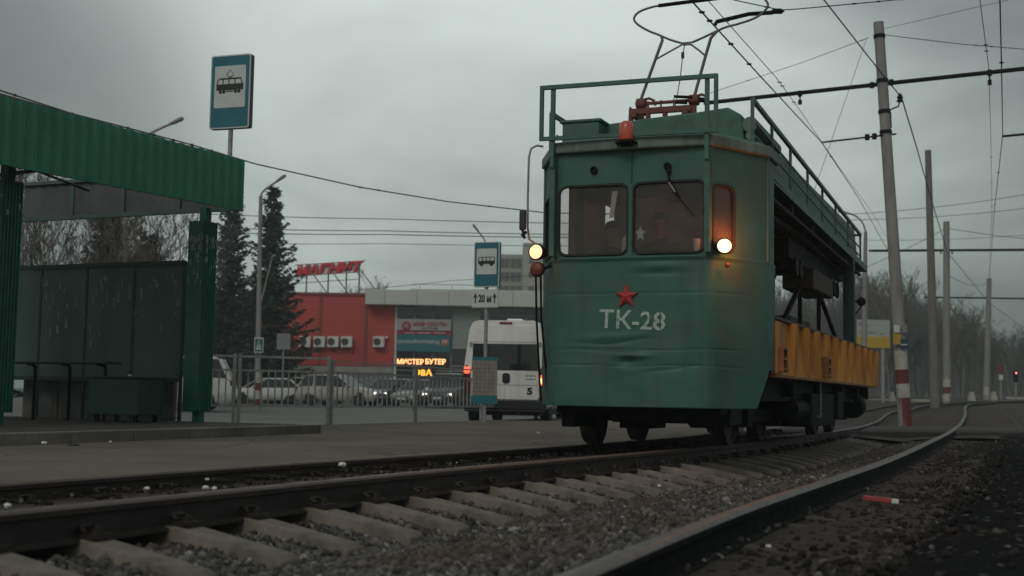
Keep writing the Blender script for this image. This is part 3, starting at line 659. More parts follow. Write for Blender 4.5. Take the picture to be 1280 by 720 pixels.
# roof railing both sides
def rail_top_z(y): return 3.70-.024*(y-.6)
for sx in (1, -1):
    g = MB(); X = lambda y: sx*(1.13-.009*y)
    g.bar((X(.62), .62, rail_top_z(.62)), (X(YE), YE, rail_top_z(YE)), .042)
    g.bar((X(.62), .62, 3.18), (X(.62), .62, rail_top_z(.62)), .035)
    g.build('roof_handrail', green_rail, tram, smooth_=50)
    for y in (1.75, 3.0, 4.35, 5.7, 7.1, 8.6, 10.3):
        g = MB(); g.bar((X(y), y, deck(y)), (X(y), y, rail_top_z(y)), .032); g.build('rail_post', green_rail, tram)
    g = MB()
    for f_ in (.33, .62): g.bar((X(.8), .8, deck(.8)+.5*f_+.07), (X(YE), YE, deck(YE)+.5*f_), .018)
    g.bar((X(1.)+sx*.02, 1.0, deck(1)-.04), (X(YE)+sx*.02, YE, deck(YE)-.04), .05); g.build('lower_rail', green_rail, tram)
g = MB(); g.bar((-1.02, YE, rail_top_z(YE)), (1.02, YE, rail_top_z(YE)), .04); g.build('roof_handrail', green_rail, tram)
# front guard frame above the cab
q = [(-.955, -.12, 3.805), (.91, -.12, 3.79), (.91, -.12, 3.235), (-.955, -.12, 3.258)]
g = MB()
g.bar(q[0], q[1], .042); g.bar(q[3], q[2], .040)
g.bar(Vector(q[0])+Vector((0, 0, .02)), Vector(q[3])-Vector((0, 0, .02)), .038); g.bar(Vector(q[1])+Vector((0, 0, .02)), Vector(q[2])-Vector((0, 0, .02)), .038)
g.build('guard_frame', green_rail, tram)
for x in (-.835, .815):
    g = MB(); g.bar((x, -.10, 2.95), (x, -.10, 3.79), .042); g.build('guard_post', green_rail, tram)
    g = MB(); g.bar((x, -.07, 2.02), (x, -.07, 2.96), .055); g.b2(x-.03, x+.03, -.07, .0, 2.2, 2.24); g.b2(x-.03, x+.03, -.07, .0, 2.84, 2.88); g.build('guard_bracket', green_rail, tram)
# beacon, small lamps, wiper, star, lettering
g = MB(); g.lathe([(.115, 3.155), (.115, 3.17), (.075, 3.175), (.075, 3.19)], (-.02, -.12, 0), n=20); g.b2(-.08, .04, -.12, .02, 3.13, 3.156); bb = g.build('beacon_base', black, tram, smooth_=40)
bm_ = bpy.data.materials.new('beacon_orange'); bm_.use_nodes = True; b_ = bm_.node_tree.nodes['Principled BSDF']; b_.inputs['Base Color'].default_value = (.55, .085, .035, 1); b_.inputs['Roughness'].default_value = .25; b_.inputs['Coat Weight'].default_value = .6
g = MB(); g.lathe([(.075, 3.19), (.078, 3.20), (.078, 3.32), (.068, 3.36), (.045, 3.385), (0.001, 3.392)], (-.02, -.12, 0), n=24); g.build('beacon_dome', bm_, tram, smooth_=60)
for x in (-.403, .388):
    g = MB(); g.lathe([(.036, 0), (.04, -.01), (.04, -.03), (.026, -.034), (.024, -.02)], (x, 0, 2.917), 'y', 16); g.build('marker_lamp', black, tram, smooth_=50)
g = MB(); g.tube([(.40, -.035, 2.86), (.415, -.045, 2.74), (.50, -.035, 2.60)], .009, 6); g.lathe([(.024, 0), (.024, -.04), (.012, -.045)], (.40, 0, 2.86), 'y', 12); wi = g.build('wiper', black, tram)
g = MB(); g.tube([(.41, -.05, 2.745), (.475, -.042, 2.645)], .010, 6); g.build('wiper_arm', steel, wi)
g = MB(); g.tube([(.44, -.03, 2.66), (.56, -.028, 2.52), (.66, -.028, 2.40)], .007, 5); g.build('wiper_blade', rubber, wi)
g = MB(); c0 = Vector((-.033, -.062, 1.589)); ring = []
for k in range(10):
    qa = R(90+36*k); r_ = .128 if k % 2 == 0 else .052; ring.append((c0.x+r_*math.cos(qa), -.034, c0.z+r_*math.sin(qa)))
g.add(ring+[tuple(c0)]+[(x, -.004, z) for x, _, z in ring], [(i, (i+1) % 10, 10) for i in range(10)]+[(i, 11+i, 11+(i+1) % 10, (i+1) % 10) for i in range(10)]); g.build('red_star', star_red, tram)
tx = text('ТК-28', .25, letter_white, tram, frame_xz((.026, -.020, 1.352)) @ Matrix.Rotation(R(-2.2), 4, 'Z'), 'fleet_number', extrude=.004, fit=(.70, .195), bold=.004)
for v in tx.data.vertices: v.co.y = -(.012+disp(v.co.x, v.co.z))-.004+.5*(v.co.y+.02)
g = MB()       # stencil bridges
for x, z, w, h in ((.215, 1.35, .010, .15), (.322, 1.345, .012, .17), (-.125, 1.35, .012, .035)): g.b2(x-w/2, x+w/2, -(.024+disp(x, z)), -(.012+disp(x, z)), z-h/2, z+h/2)
g.build('stencil_bridge', green, tram)
# headlights
warm = lamp_mat('headlight_warm', (1, .70, .30), 1.3); warm2 = lamp_mat('headlight_orange', (1, .70, .36), 2.6)
def headlight(loc, r_, m, dirv, name='headlight'):
    h = MB(); h.lathe([(r_*.45, .12), (r_*.85, .09), (r_*1.12, .0), (r_*1.12, -.03), (r_*.98, -.032)], (0, 0, 0), 'y', 24); h = h.build(name, black, tram, smooth_=50)
    h.location = loc; h.rotation_euler = (0, 0, dirv)
    l = MB(); l.lathe([(r_*.98, -.022), (r_*.9, -.038), (r_*.5, -.055), (.001, -.06)], (0, 0, 0), 'y', 24); l.build('headlight_lens', m, h, smooth_=60); return h
headlight((.965, .02, 2.085), .074, warm2, R(18)); headlight((-1.075, .12, 2.09), .080, warm, R(-6))
for nm_, lc, en in (('headlight_glow', (1.12, .04, 2.12), 15), ('headlight_glow', (-1.10, -.12, 2.09), .8)):
    ld = bpy.data.lights.new(nm_, 'POINT'); ld.energy = en; ld.color = (1, .20, .03); ld.shadow_soft_size = .12
    lo_ = bpy.data.objects.new(nm_, ld); COL.objects.link(lo_); lo_.parent = tram; lo_.location = lc
amber = mat('amber_lens', (.11, .03, .022), .55, coat=.1, var=.3, vs=30)
for loc, rz in (((-1.075, .12, 1.905), -6), ((.985, .075, 1.90), 18)):
    h = MB(); h.lathe([(.055, .08), (.08, .03), (.084, 0)], (0, 0, 0), 'y', 20); h = h.build('turn_signal', black, tram, smooth_=50); h.location = loc; h.rotation_euler = (0, 0, R(rz))
    l = MB(); l.lathe([(.08, 0), (.074, -.018), (.05, -.03), (.001, -.034)], (0, 0, 0), 'y', 20); l.build('signal_lens', amber, h, smooth_=60)
    if loc[0] > 0: h.scale = (.3, .3, .3)
for a_, b_2 in (((-1.075, .2, 1.905), (-.9, .1, 1.94)), ((-1.075, .2, 2.09), (-.9, .1, 2.05))):
    g = MB(); g.bar(a_, b_2, .03); g.build('lamp_bracket', black, tram)
for dx in (-.025, .03):
    g = MB(); g.tube([(-1.10+dx, .22, 1.88), (-1.115+dx, .30, 1.4), (-1.10+dx*1.4, .38, .9), (-1.085+dx*1.4, .42, .5)], .012, 7); g.build('lamp_cable', black, tram, smooth_=50)
# mirror on its bow
g = MB(); g.tube([(-1.0, .06, 3.215), (-1.06, .03, 3.225), (-1.115, .0, 3.19), (-1.14, 0, 3.10), (-1.145, .0, 2.7), (-1.15, .02, 2.35), (-1.14, .05, 2.22), (-1.08, .10, 2.17)], .012, 7); mr = g.build('mirror_arm', steel, tram, smooth_=60)
g = MB(); g.box((-1.19, -.02, 2.42), (.075, .05, .22), rz=R(-20)); g.build('mirror', mat('mirror_back', (.04, .042, .042), .5), mr, bevel=.018)
g = MB(); g.bar((-1.2, -.02, 2.25), (-1.155, .0, 2.30), .03); g.bar((-1.165, -.02, 2.22), (-1.19, -.02, 2.31), .022); g.build('mirror_clamp', black, mr)
# orange tub: sides with gusset ribs
Z0, Z1, YS, YL = .835, 1.425, 1.16, 10.41
for sx in (1, -1):
    g = MB(); g.b2(sx*1.215, sx*1.235, YS, YL, Z0, Z1); sd_ = g.build('tub_side', yellow, tram)
    g = MB(); g.b2(sx*1.19, sx*1.28, YS, YL, Z1, Z1+.022); g.bar((sx*1.21, YS, Z1+.035), (sx*1.21, YL, Z1+.035), .03); g.build('tub_rim', mat('rim_brown', (.10, .06, .04), .7, var=.4, vs=8), sd_)
    g = MB(); g.b2(sx*1.2, sx*1.285, YS, YL, Z0-.03, Z0); g.build('tub_flange', yellow_dk, sd_)
    n_ = 12
    for k in range(n_):
        y = YS+.12+k*(YL-YS-.24)/(n_-1); g = MB()
        if k == 0:
            g.b2(sx*1.236, sx*1.285, YS+.01, YS+.30, Z0+.01, Z1-.02)
        else:        # boxed bracket: broad at the flange, narrow at the rim
            w0, w1 = .24, .05
            g.add([(sx*1.236, y-w0, Z0), (sx*1.236, y+w0*.35, Z0), (sx*1.236, y+w1, Z1), (sx*1.236, y-w1, Z1), (sx*1.30, y-w0*.15, Z0), (sx*1.30, y+w0*.3, Z0), (sx*1.33, y+w1*.9, Z1), (sx*1.33, y-w1*.9, Z1)],
                  [(0, 1, 5, 4), (1, 2, 6, 5), (2, 3, 7, 6), (3, 0, 4, 7), (4, 5, 6, 7)])
            g.bar((sx*1.30, y+w0*.3, Z0+.02), (sx*1.33, y+w1, Z1-.02), .022)
        g.build('tub_rib', yellow, sd_)
    for y in (YS+.16, 4.55):
        g = MB()
        for z in (Z0+.06, Z0+.17, Z0+.28): g.b2(sx*1.27, sx*1.345, y-.11, y+.11, z-.012, z+.012)
        g.b2(sx*1.27, sx*1.345, y-.125, y-.11, Z0+.03, Z0+.3); g.b2(sx*1.27, sx*1.345, y+.11, y+.125, Z0+.03, Z0+.3); g.build('step', yellow_dk, sd_)
g = MB(); g.b2(-1.21, 1.21, YL-.02, YL, Z0, Z1); g.build('tub_end', yellow, tram)
g = MB(); g.b2(-1.2, 1.2, YS, YL-.02, Z0-.03, Z0+.03); g.build('tub_floor', underfloor, tram)
# columns, crane and load frame standing in the tub
for sx in (-1, 1):
    for y, w in ((8.55, .17), (1.35, .14)):
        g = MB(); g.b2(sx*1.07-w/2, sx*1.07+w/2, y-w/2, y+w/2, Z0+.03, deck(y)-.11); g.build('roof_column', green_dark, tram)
g = MB()
xh = .75
g.b2(xh-.22, xh+.22, 5.6, 7.5, 2.13, 2.42); hs = g.build('hoist_box', mat('hoist_brown', (.05, .03, .022), .7, var=.4, vs=3), tram, bevel=.02)
g = MB()
for y in (4.4, 4.75, 7.85, 8.2): g.lathe([(.03, -.2), (.13, -.2), (.13, -.16), (.06, -.15), (.06, .15), (.13, .16), (.13, .2), (.03, .2)], (xh, y, 2.32), 'x', 18)
g.tube([(xh, 4.2, 2.32), (xh, 8.5, 2.32)], .05, 10); g.b2(xh-.1, xh+.1, 4.3, 8.4, 2.44, 2.70)
for y in (4.5, 8.2): g.bar((xh, y, 2.3), (xh, y, 2.9), .06)
g.build('hoist_drum', black, hs, smooth_=40)
for a, b in (((.78, 5.6, 2.2), (.78, 5.6, 1.0)), ((.78, 5.55, 2.15), (.78, 4.2, 1.55)), ((.78, 7.3, 2.2), (.78, 7.3, 1.0)), ((.78, 7.35, 2.2), (.78, 9.4, 1.5))):
    g = MB(); g.bar(a, b, .055); g.build('hoist_strut', black, tram)
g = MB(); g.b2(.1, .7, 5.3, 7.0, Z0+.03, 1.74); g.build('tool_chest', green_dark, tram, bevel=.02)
g = MB(); g.lathe([(.02, .0), (.065, .02), (.075, .06), (.06, .08)], (1.2, 9.0, 2.20), 'y', 18); g.bar((1.1, 9.05, 2.2), (1.2, 9.05, 2.22), .03); g.bar((1.1, 9.05, 1.98), (1.22, 9.05, 2.15), .02); g.build('tail_lamp', black, tram, smooth_=50)
# underframe
g = MB()
for x in (-.95, .95): g.b2(x-.07, x+.07, .9, YL, .55, .80)
for y in (1.0, 3, 5.3, 7.2, 9, 10.35): g.b2(-1.15, 1.15, y-.06, y+.06, .60, .805)
g.b2(-1.15, 1.15, YS, YL, .79, .804); g.build('underframe', black, tram)
g = MB(); g.b2(-.88, .88, .25, 1.2, .40, .55); g.b2(-.86, -.70, .35, 1.1, .24, .5); g.b2(.45, .90, .60, 1.2, .28, .6); g.b2(-.35, .45, .5, 1.2, .30, .5); g.build('lifeguard', black, tram, bevel=.02)
g = MB(); g.lathe([(.08, .0), (.08, -.12), (.11, -.13), (.11, -.16)], (0, .42, .60), 'y', 14); g.b2(-.09, .09, .35, .9, .5, .68); g.build('coupler', black, tram)
g = MB(); g.b2(.2, 1.15, 4.3, 6.3, .22, .66); g.b2(-1.15, -.2, 4.6, 6.0, .26, .66); g.b2(.55, 1.2, 6.35, 6.9, .30, .70); g.build('equipment_box', black, tram, bevel=.025)
g = MB(); g.lathe([(.001, -.28), (.19, -.27), (.22, -.2), (.22, .2), (.19, .27), (.001, .28)], (.95, 9.75, .50), 'y', 20); g.build('air_tank', black, tram, smooth_=50); g = MB(); g.lathe([(.001, -.5), (.13, -.48), (.13, .48), (.001, .5)], (1.0, 3.9, .45), 'y', 16); g.build('air_tank', black, tram, smooth_=50)
g = MB(); g.tube([(1.22, 4.55, .82), (1.22, 4.55, .36)], .014, 6); g.tube([(1.22, 4.55, .36), (1.1, 4.6, .34)], .02, 6); g.build('ladder_rod', steel, tram)
def bogie(yc, cx):
    bo = MB()
    for x in (-.98, .98):
        bo.b2(cx+x*.62-.05, cx+x*.62+.05, yc-1.25, yc+1.25, .36, .50)
        for y in (-.45, .45): bo.lathe([(.09, .30), (.09, .62)], (cx+x*.62, yc+y, 0), n=12)
    bo.b2(cx-.62, cx+.62, yc-.16, yc+.16, .30, .56); bo.b2(cx-.5, cx-.1, yc-.8, yc-.2, .2, .55); bo.b2(cx+.1, cx+.5, yc+.2, yc+.8, .2, .55)
    for s_ in (-1, 1): bo.b2(cx+s_*1.0-.04, cx+s_*1.0+.04, yc-1.1, yc+1.1, .30, .44)
    for s_ in (-1, 1):
        for y in (-.92, .92): bo.b2(cx+s_*1.0-.09, cx+s_*1.0+.09, yc+y-.13, yc+y+.13, .25, .50)
    bo = bo.build('bogie', black, tram, smooth_=40)
    for y in (-.92, .92):
        for s_ in (-1, 1):
            dz = .04 if s_ > 0 else .005
            w = MB(); x = cx+s_*.80
            w.lathe([(.04, -s_*.10), (.12, -s_*.09), (.14, -s_*.03), (.29, -s_*.03), (.30, -s_*.05), (.375, -s_*.075), (.375, -s_*.05), (.35, -s_*.04), (.345, s_*.055), (.30, s_*.06), (.29, s_*.035), (.13, s_*.04), (.10, s_*.10), (.02, s_*.10)], (x, yc+y, .345+dz), 'x', 28)
            w.build('wheel', wheel_steel, bo, smooth_=35)
        a = MB(); a.tube([(cx-.75, yc+y, .35), (cx+.75, yc+y, .37)], .07, 12); a.build('axle', black, bo, smooth_=50)
bogie(2.95, -.27); bogie(9.05, -.25)

# pantograph: a bow collector on a red frame
PY = 1.55
pg = MB()
pg.b2(-.42, .30, PY-.30, PY-.24, 3.775, 3.84); pg.b2(-.42, .30, PY+.3, PY+.36, 3.775, 3.84)
for x in (-.36, .24): pg.b2(x-.03, x+.03, PY-.32, PY+.38, 3.74, 3.80)
for x in (-.40, -.2, .0, .22): pg.tube([(x, PY-.27, 3.62), (x, PY-.27, 3.78)], .03, 8)
for x in (-.40, .22): pg.tube([(x, PY+.33, 3.62), (x, PY+.33, 3.78)], .03, 8)
pg.tube([(-.36, PY, 3.96), (.26, PY, 3.96)], .02, 8)
for x in (-.36, .265):
    pg.lathe([(.045, -.06), (.065, -.05), (.065, .05), (.045, .06)], (x, PY, 3.96), 'x', 14); pg.bar((x, PY, 3.78), (x, PY, 3.96), .05)
    pg.tube([(x+.03, PY-.02, 4.0), (x+.09, PY, 4.02), (x+.15, PY, 3.99), (x+.17, PY, 3.93)], .016, 6)
pg.tube([(-.5, PY, 3.93), (-.38, PY, 3.80)], .012, 6); pg.tube([(-.26, PY, 3.9), (-.36, PY, 3.78)], .012, 6)
for x in (-.2, -.05, .1): pg.tube([(x, PY-.27, 3.84), (x, PY-.27, 3.92)], .011, 6)
pa = pg.build('pantograph', redrust, tram, smooth_=40)
metal_l = mat('bow_grey', (.16, .155, .155), .5, .3, var=.2, vs=8, dirt=(.12, .07, .065), dirt_amt=.7, ds=3)
def pxp(pts): return [tuple(w2t(on_plane(x, y, t2w(0, PY), TD))) for x, y in pts]
Z5 = lambda *p: pxp([(760+x/3.7875, y/3.7895) for x, y in p])
for a in (Z5((152, 482), (225, 280), (258, 190), (252, 172)), Z5((405, 470), (462, 265), (487, 180), (520, 145))):
    g = MB(); g.tube(a, [.018]*(len(a)-1)+[.015], 8); g.build('collector_arm', metal_l, pa, smooth_=60)
def cr(P, n=6):
    P = [Vector(p) for p in P]; out = []
    for i in range(len(P)-1):
        p0, p1, p2, p3 = P[max(0, i-1)], P[i], P[i+1], P[min(len(P)-1, i+2)]
        for k in range(n):
            t = k/n; out.append(.5*((2*p1)+(p2-p0)*t+(2*p0-5*p1+4*p2-p3)*t*t+(3*p1-p0-3*p2+p3)*t**3))
    return out+[P[-1]]
bow = Z5((370, 210), (300, 190), (240, 165), (190, 145), (140, 115), (123, 88), (145, 58), (200, 36), (260, 24), (380, 10), (510, -6), (610, -24), (690, -30), (738, -8), (757, 25), (735, 58), (690, 88), (620, 112), (560, 128), (520, 145), (450, 178), (395, 202))
g = MB(); g.tube(cr(bow, 5), .0135, 7); g.build('collector_bow', metal_l, pa, smooth_=60)
g = MB(); g.tube(Z5((240, 27), (380, 9), (510, -7), (640, -28)), .022, 8); g.build('contact_strip', black, pa, smooth_=60)
g = MB(); g.tube(Z5((220, 285), (300, 240), (350, 212), (372, 205), (395, 212), (430, 238), (462, 265)), .011, 6)
cpt = Vector(Z5((374, 207))[0]); g.box(cpt, (.09, .03, .035)); g.build('cross_brace', metal_l, pa, smooth_=50)
ro = Z5((362, 215), (352, 275), (343, 360), (325, 470), (312, 535)); g = MB(); g.tube(ro, .006, 5); g.box(Vector(Z5((354, 262))[0]), (.03, .03, .07)); g.build('pull_rope', wire_m, pa)
g = MB(); g.tube([(.26, PY-.06, 3.98), (.05, PY-.08, 4.0), (.05, PY-.08, 3.93), (.2, PY-.06, 3.92)], .018, 6); g.tube([(.26, PY, 3.97), (.4, PY, 3.95)], .03, 8); g.build('latch', black, pa)
# ------------------------------------------------------------------ people in the cab
skin_m = mat('skin', (.24, .145, .115), .6, var=.08); coat_dk = mat('dark_coat', (.022, .026, .026), .85, var=.3, vs=12); hair_m = mat('dark_hair', (.02, .016, .014), .7)
def seated(name, label, x, y, zs, lean=0, turn=0, hgt=1.0, coat=coat_dk):
    V = {'pelvis': (0, 0, 0), 'waist': (0, -.02, .16), 'chest': (0, -.03, .36), 'neck0': (0, -.03, .52), 'neck': (0, -.04, .61), 'head0': (0, -.062, .69), 'head1': (0, -.05, .765), 'head2': (0, -.04, .815)}
    rad = {'pelvis': .16, 'waist': .145, 'chest': .165, 'neck0': .095, 'neck': .058, 'head0': .072, 'head1': .094, 'head2': .072}
    E_ = [('pelvis', 'waist'), ('waist', 'chest'), ('chest', 'neck0'), ('neck0', 'neck'), ('neck', 'head0'), ('head0', 'head1'), ('head1', 'head2')]
    for s_, t in ((-1, 'l'), (1, 'r')):
        V.update({'sh'+t: (s_*.19, -.03, .47), 'el'+t: (s_*.25, -.14, .22), 'wr'+t: (s_*.19, -.38, .20), 'ha'+t: (s_*.165, -.47, .21), 'kn'+t: (s_*.13, -.42, .0), 'an'+t: (s_*.13, -.44, -.38), 'to'+t: (s_*.13, -.58, -.42)})
        rad.update({'sh'+t: .085, 'el'+t: .058, 'wr'+t: .038, 'ha'+t: .04, 'kn'+t: .08, 'an'+t: .05, 'to'+t: .04})
        E_ += [('chest', 'sh'+t), ('sh'+t, 'el'+t), ('el'+t, 'wr'+t), ('wr'+t, 'ha'+t), ('pelvis', 'kn'+t), ('kn'+t, 'an'+t), ('an'+t, 'to'+t)]
    ks = list(V); me = bpy.data.meshes.new(name); me.from_pydata([V[k] for k in ks], [(ks.index(a), ks.index(b)) for a, b in E_], [])
    o = bpy.data.objects.new(name, me); COL.objects.link(o)
    sk = o.modifiers.new('skin', 'SKIN'); sv = me.skin_vertices[0].data
    for i, k in enumerate(ks): sv[i].radius = (rad[k], rad[k]*(.72 if k in ('pelvis', 'waist', 'chest') else 1)); sv[i].use_root = (k == 'pelvis')
    sub = o.modifiers.new('sub', 'SUBSURF'); sub.levels = 2; sub.render_levels = 2
    m2_ = bpy.data.meshes.new_from_object(o.evaluated_get(bpy.context.evaluated_depsgraph_get())); o.modifiers.clear(); o.data = m2_; m2_.name = name
    m2_.materials.clear(); m2_.materials.append(coat); m2_.materials.append(skin_m)
    for p in m2_.polygons:
        c_ = p.center
        if (c_.z > .58 and abs(c_.x) < .14) or (c_.y < -.42 and c_.z > .1): p.material_index = 1
        p.use_smooth = True
    g = MB(); g.lathe([(.086, .745), (.099, .785), (.094, .825), (.066, .865), (.001, .885)], (0, -.026, 0), n=20); h = g.build('hair', hair_m, o, smooth_=60)
    g = MB(); g.add([(-.014, -.145, .715), (.014, -.145, .715), (0, -.165, .718), (0, -.14, .765)], [(0, 1, 2), (0, 2, 3), (1, 3, 2), (0, 3, 1)]); g.build('nose', skin_m, o)
    for s_ in (-1, 1):
        g = MB(); g.lathe([(.001, -.008), (.011, 0), (.001, .008)], (s_*.036, -.136, .752), n=8); g.build('eye', sign_black, o)
        for k in range(5):
            g = MB(); bx = s_*(.165+(.022*(k-1.5) if k < 4 else -.045)); y0 = -.48 if k < 4 else -.44
            g.tube([(bx, y0, .215), (bx, y0-.04, .225), (bx*1.0, y0-.06, .20)], [.0095, .009, .007], 6); g.build('finger', skin_m, o, smooth_=60)
    o.scale = (hgt,)*3
    o.matrix_world = Matrix.Translation(TO) @ Matrix.Rotation(-TH, 4, 'Z') @ Matrix.Translation((x, y, zs)) @ Matrix.Rotation(R(turn), 4, 'Z') @ Matrix.Rotation(R(lean), 4, 'X') @ Matrix.Scale(hgt, 4)
    return tag(o, label, 'person')
seated('person', 'person in a dark coat seated behind the right tram windscreen', .0, 1.16, 1.74, turn=-6)
seated('person', 'person in dark clothes sitting low behind the left tram windscreen', -.56, 1.16, 1.66, lean=4, turn=14)
cup = MB(); cup.lathe([(.03, 1.98), (.038, 2.10), (.032, 2.10), (.028, 2.0)], (.66, .13, .08), n=12); cup = tag(cup.build('cup', mat('paper', (.75, .72, .68), .8), smooth_=50), 'pale cup standing behind the right edge of the tram windscreen', 'cup'); cup.matrix_world = pap.matrix_world
# ================================================================== tram shelter
SH = t2w(-7.28, 2.82, .10)
# shelter frame: x across (towards the tracks), y along the platform, z up
SA = R(24.5); SL = Vector((math.cos(SA), -math.sin(SA), 0)); SD = Vector((math.sin(SA), math.cos(SA), 0))
def s2w(x, y, z=0): return SH+SL*x+SD*y+Vector((0, 0, z))
def w2s(p): v = Vector(p)-SH; return Vector((v.dot(SL), v.dot(SD), v.z))
shelter = thing('tram_shelter', 'green tram shelter with corrugated fascia and peeling green posts', 'shelter', SH, -SA)
sh_green = mat('fascia_green', (.022, .185, .108), .5, var=.12, vs=3, dirt=(.016, .10, .062), dirt_amt=.5, ds=1.2)
sh_in = mat('fascia_inside', (.085, .094, .092), .7, var=.2, vs=3)
post_green = mat('post_green', (.010, .11, .072), .5, var=.2, vs=4, dirt=(.012, .04, .032), dirt_amt=.6, ds=3)
peel = mat('peeling_notice', (.26, .30, .285), .85, var=.35, vs=30)
board = mat('shelter_board', (.085, .128, .118), .92, var=.25, vs=2.5, dirt=(.05, .062, .06), dirt_amt=.5, ds=5, stretch=(1, 1, .3))
e1 = .55
def fpt(x, y): return w2s(on_plane(x, y, s2w(e1, 0), SL))
rt, rb = fpt(304, 200), fpt(304, 264.3); lt, lb = fpt(0, 119.5), fpt(0, 205.5)
ye = rt.y
def ex(a, b, y): t = (y-a.y)/(b.y-a.y); return a.z+(b.z-a.z)*t
yl = lt.y-3.0
mb = MB(); vs = []; fs = []; n = int((ye-yl)/.05)
for i in range(n+1):
    y = yl+(ye-yl)*i/n; d = (0, .0, .03, .03)[i % 4]
    vs += [(e1+d, y, ex(rb, lb, y)), (e1+d, y, ex(rt, lt, y))]
mb.add(vs, [(2*i, 2*i+2, 2*i+3, 2*i+1) for i in range(n)]); fo = mb.build('fascia', sh_green, shelter)
so = fo.modifiers.new('thick', 'SOLIDIFY'); so.thickness = .012; so.offset = -1
zb_, zt_ = rb.z, rt.z
mb = MB(); mb.bar((e1-.03, yl, ex(rb, lb, yl)+.03), (e1-.03, ye-.02, zb_+.03), .05); mb.bar((e1-.03, yl, ex(rt, lt, yl)-.03), (e1-.03, ye-.02, zt_-.03), .05); mb.build('fascia_rail', green_dark, shelter)
XB = -3.6
mb = MB(); vs = []; n = int((e1-XB)/.06)
for i in range(n+1):
    x = XB+(e1-XB)*i/n; d = (0, 0, .016, .016)[i % 4]; vs += [(x, ye+d-.016, zb_), (x, ye+d-.016, zt_-.12)]
mb.add(vs, [(2*i, 2*i+2, 2*i+3, 2*i+1) for i in range(n)]); eo = mb.build('end_fascia', sh_in, shelter); so = eo.modifiers.new('thick', 'SOLIDIFY'); so.thickness = .012; so.offset = -1
mb = MB(); mb.bar((XB, ye-.05, zb_+.03), (e1-.02, ye-.05, zb_+.03), .06); mb.bar((XB, ye-.05, zt_-.15), (e1-.02, ye-.05, zt_-.15), .05)
for x in (-2.6, -1.6, -.55): mb.b2(x-.03, x+.03, ye-.05, ye-.02, zb_, zt_-.15)
mb.build('end_frame', board, shelter)
mb = MB(); mb.b2(XB, e1-.05, yl, ye-1.3, zt_-.06, zt_-.02); mb.build('roof', mat('roof_sheet', (.10, .11, .11), .7), shelter)
mb = MB()
for k in range(4):
    y = ye-1.2-k*2.2; mb.bar((e1-.06, y, zt_-.1), (XB, y, zt_-.25), .05); mb.bar((e1-.06, y, zb_+.1), (-1.2, y, zt_-.16), .04); mb.bar((-2.2, y, zt_-.2), (-1.2, y, zb_+.2), .035)
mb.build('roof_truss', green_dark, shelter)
for yy, w in ((0, .36), (-3.72, .36)):
    mb = MB(); mb.b2(-.06, .06, yy-.06, yy+.06, 0, zb_+.05); pst = mb.build('post', post_green, shelter)
    mb = MB(); P = []
    for x0, x1, y0, y1 in ((-.17, .10, -.15, -.14), (.09, .10, -.14, .14), (-.17, -.16, -.14, .14), (-.17, .10, .14, .15)): mb.b2(x0, x1, yy+y0, yy+y1, .16, 2.88)
    for k in range(6): mb.b2(.10, .115, yy-.13+k*.05, yy-.11+k*.05, .16, 2.88)
    mb.b2(-.17, .10, yy-.15, yy+.15, 2.87, 2.89); mb.build('post_cladding', post_green, pst)
    r2 = random.Random(int(yy*10)+5)
    for k in range(70 if yy == 0 else 10):
        mb = MB()
        z = 2.72-abs(r2.gauss(0, .30)); 
        if z < .5: continue
        x = r2.uniform(-.16, .07); w_ = r2.uniform(.006, .03); h_ = r2.uniform(.02, .11)
        if r2.random() < .65: mb.b2(x, x+w_, yy-.154, yy-.1505, z-h_, z)
        else:
            y_ = yy+r2.uniform(-.13, .11); mb.b2(.116, .119, y_, y_+w_, z-h_, z)
        mb.build('paper_scrap', peel, pst)
# end wall board
def ept(x, y): return w2s(on_plane(x, y, s2w(0, .05), SD))
tl_, tr_, br_, bl_ = ept(22, 335), ept(231, 326.5), ept(231, 487), ept(22, 489)
mb = MB(); xs_ = [tl_.x-.4+(tr_.x-tl_.x+.4)*i/4 for i in range(5)]
for a, b in zip(xs_, xs_[1:]): mb.b2(a+.006, b-.006, .05, .07, .62, tl_.z-.02)
wl = mb.build('end_wall', board, shelter)
mb = MB(); mb.b2(xs_[0], tr_.x, .03, .09, tl_.z-.03, tl_.z+.03); mb.b2(xs_[0], tr_.x, .03, .09, .57, .63)
for x in xs_: mb.b2(x-.02, x+.02, .04, .08, 0, tl_.z)
mb.build('wall_frame', green_dark, shelter)
r2 = random.Random(11)
for k in range(70):
    mb = MB(); x = r2.uniform(tl_.x+.5, tr_.x-.1); z = tl_.z-.15-abs(r2.gauss(0, .4)); w_ = r2.uniform(.012, .05); h_ = r2.uniform(.03, .16)
    mb.b2(x, x+w_, .044, .048, z-h_, z); mb.build('paper_scrap', mat('faded_scraps', (.19, .215, .21), .85, var=.4, vs=18), wl)
# kick slabs below the board
for i, x in enumerate((-3.35, -2.60, -1.85, -1.10)):
    mb = MB(); mb.b2(x-.355, x+.355, .35, .43, -.02, .64); o = mb.build('concrete_slab', mat('slab_grey', (.085, .085, .08), .9, var=.35, vs=4, dirt=(.2, .2, .19), dirt_amt=.5, ds=5), None, bevel=.01); o.matrix_world = Matrix.Translation(SH) @ Matrix.Rotation(-SA, 4, 'Z')
    tag(o, ['grey concrete slab under the shelter board, directly beside the left green post', 'grey concrete slab under the shelter board behind the middle of the bench', 'grey concrete slab under the shelter board at the right bench end', 'grey concrete slab hidden mostly by the dark green metal box'][i], 'slab', 'slabs behind the shelter')
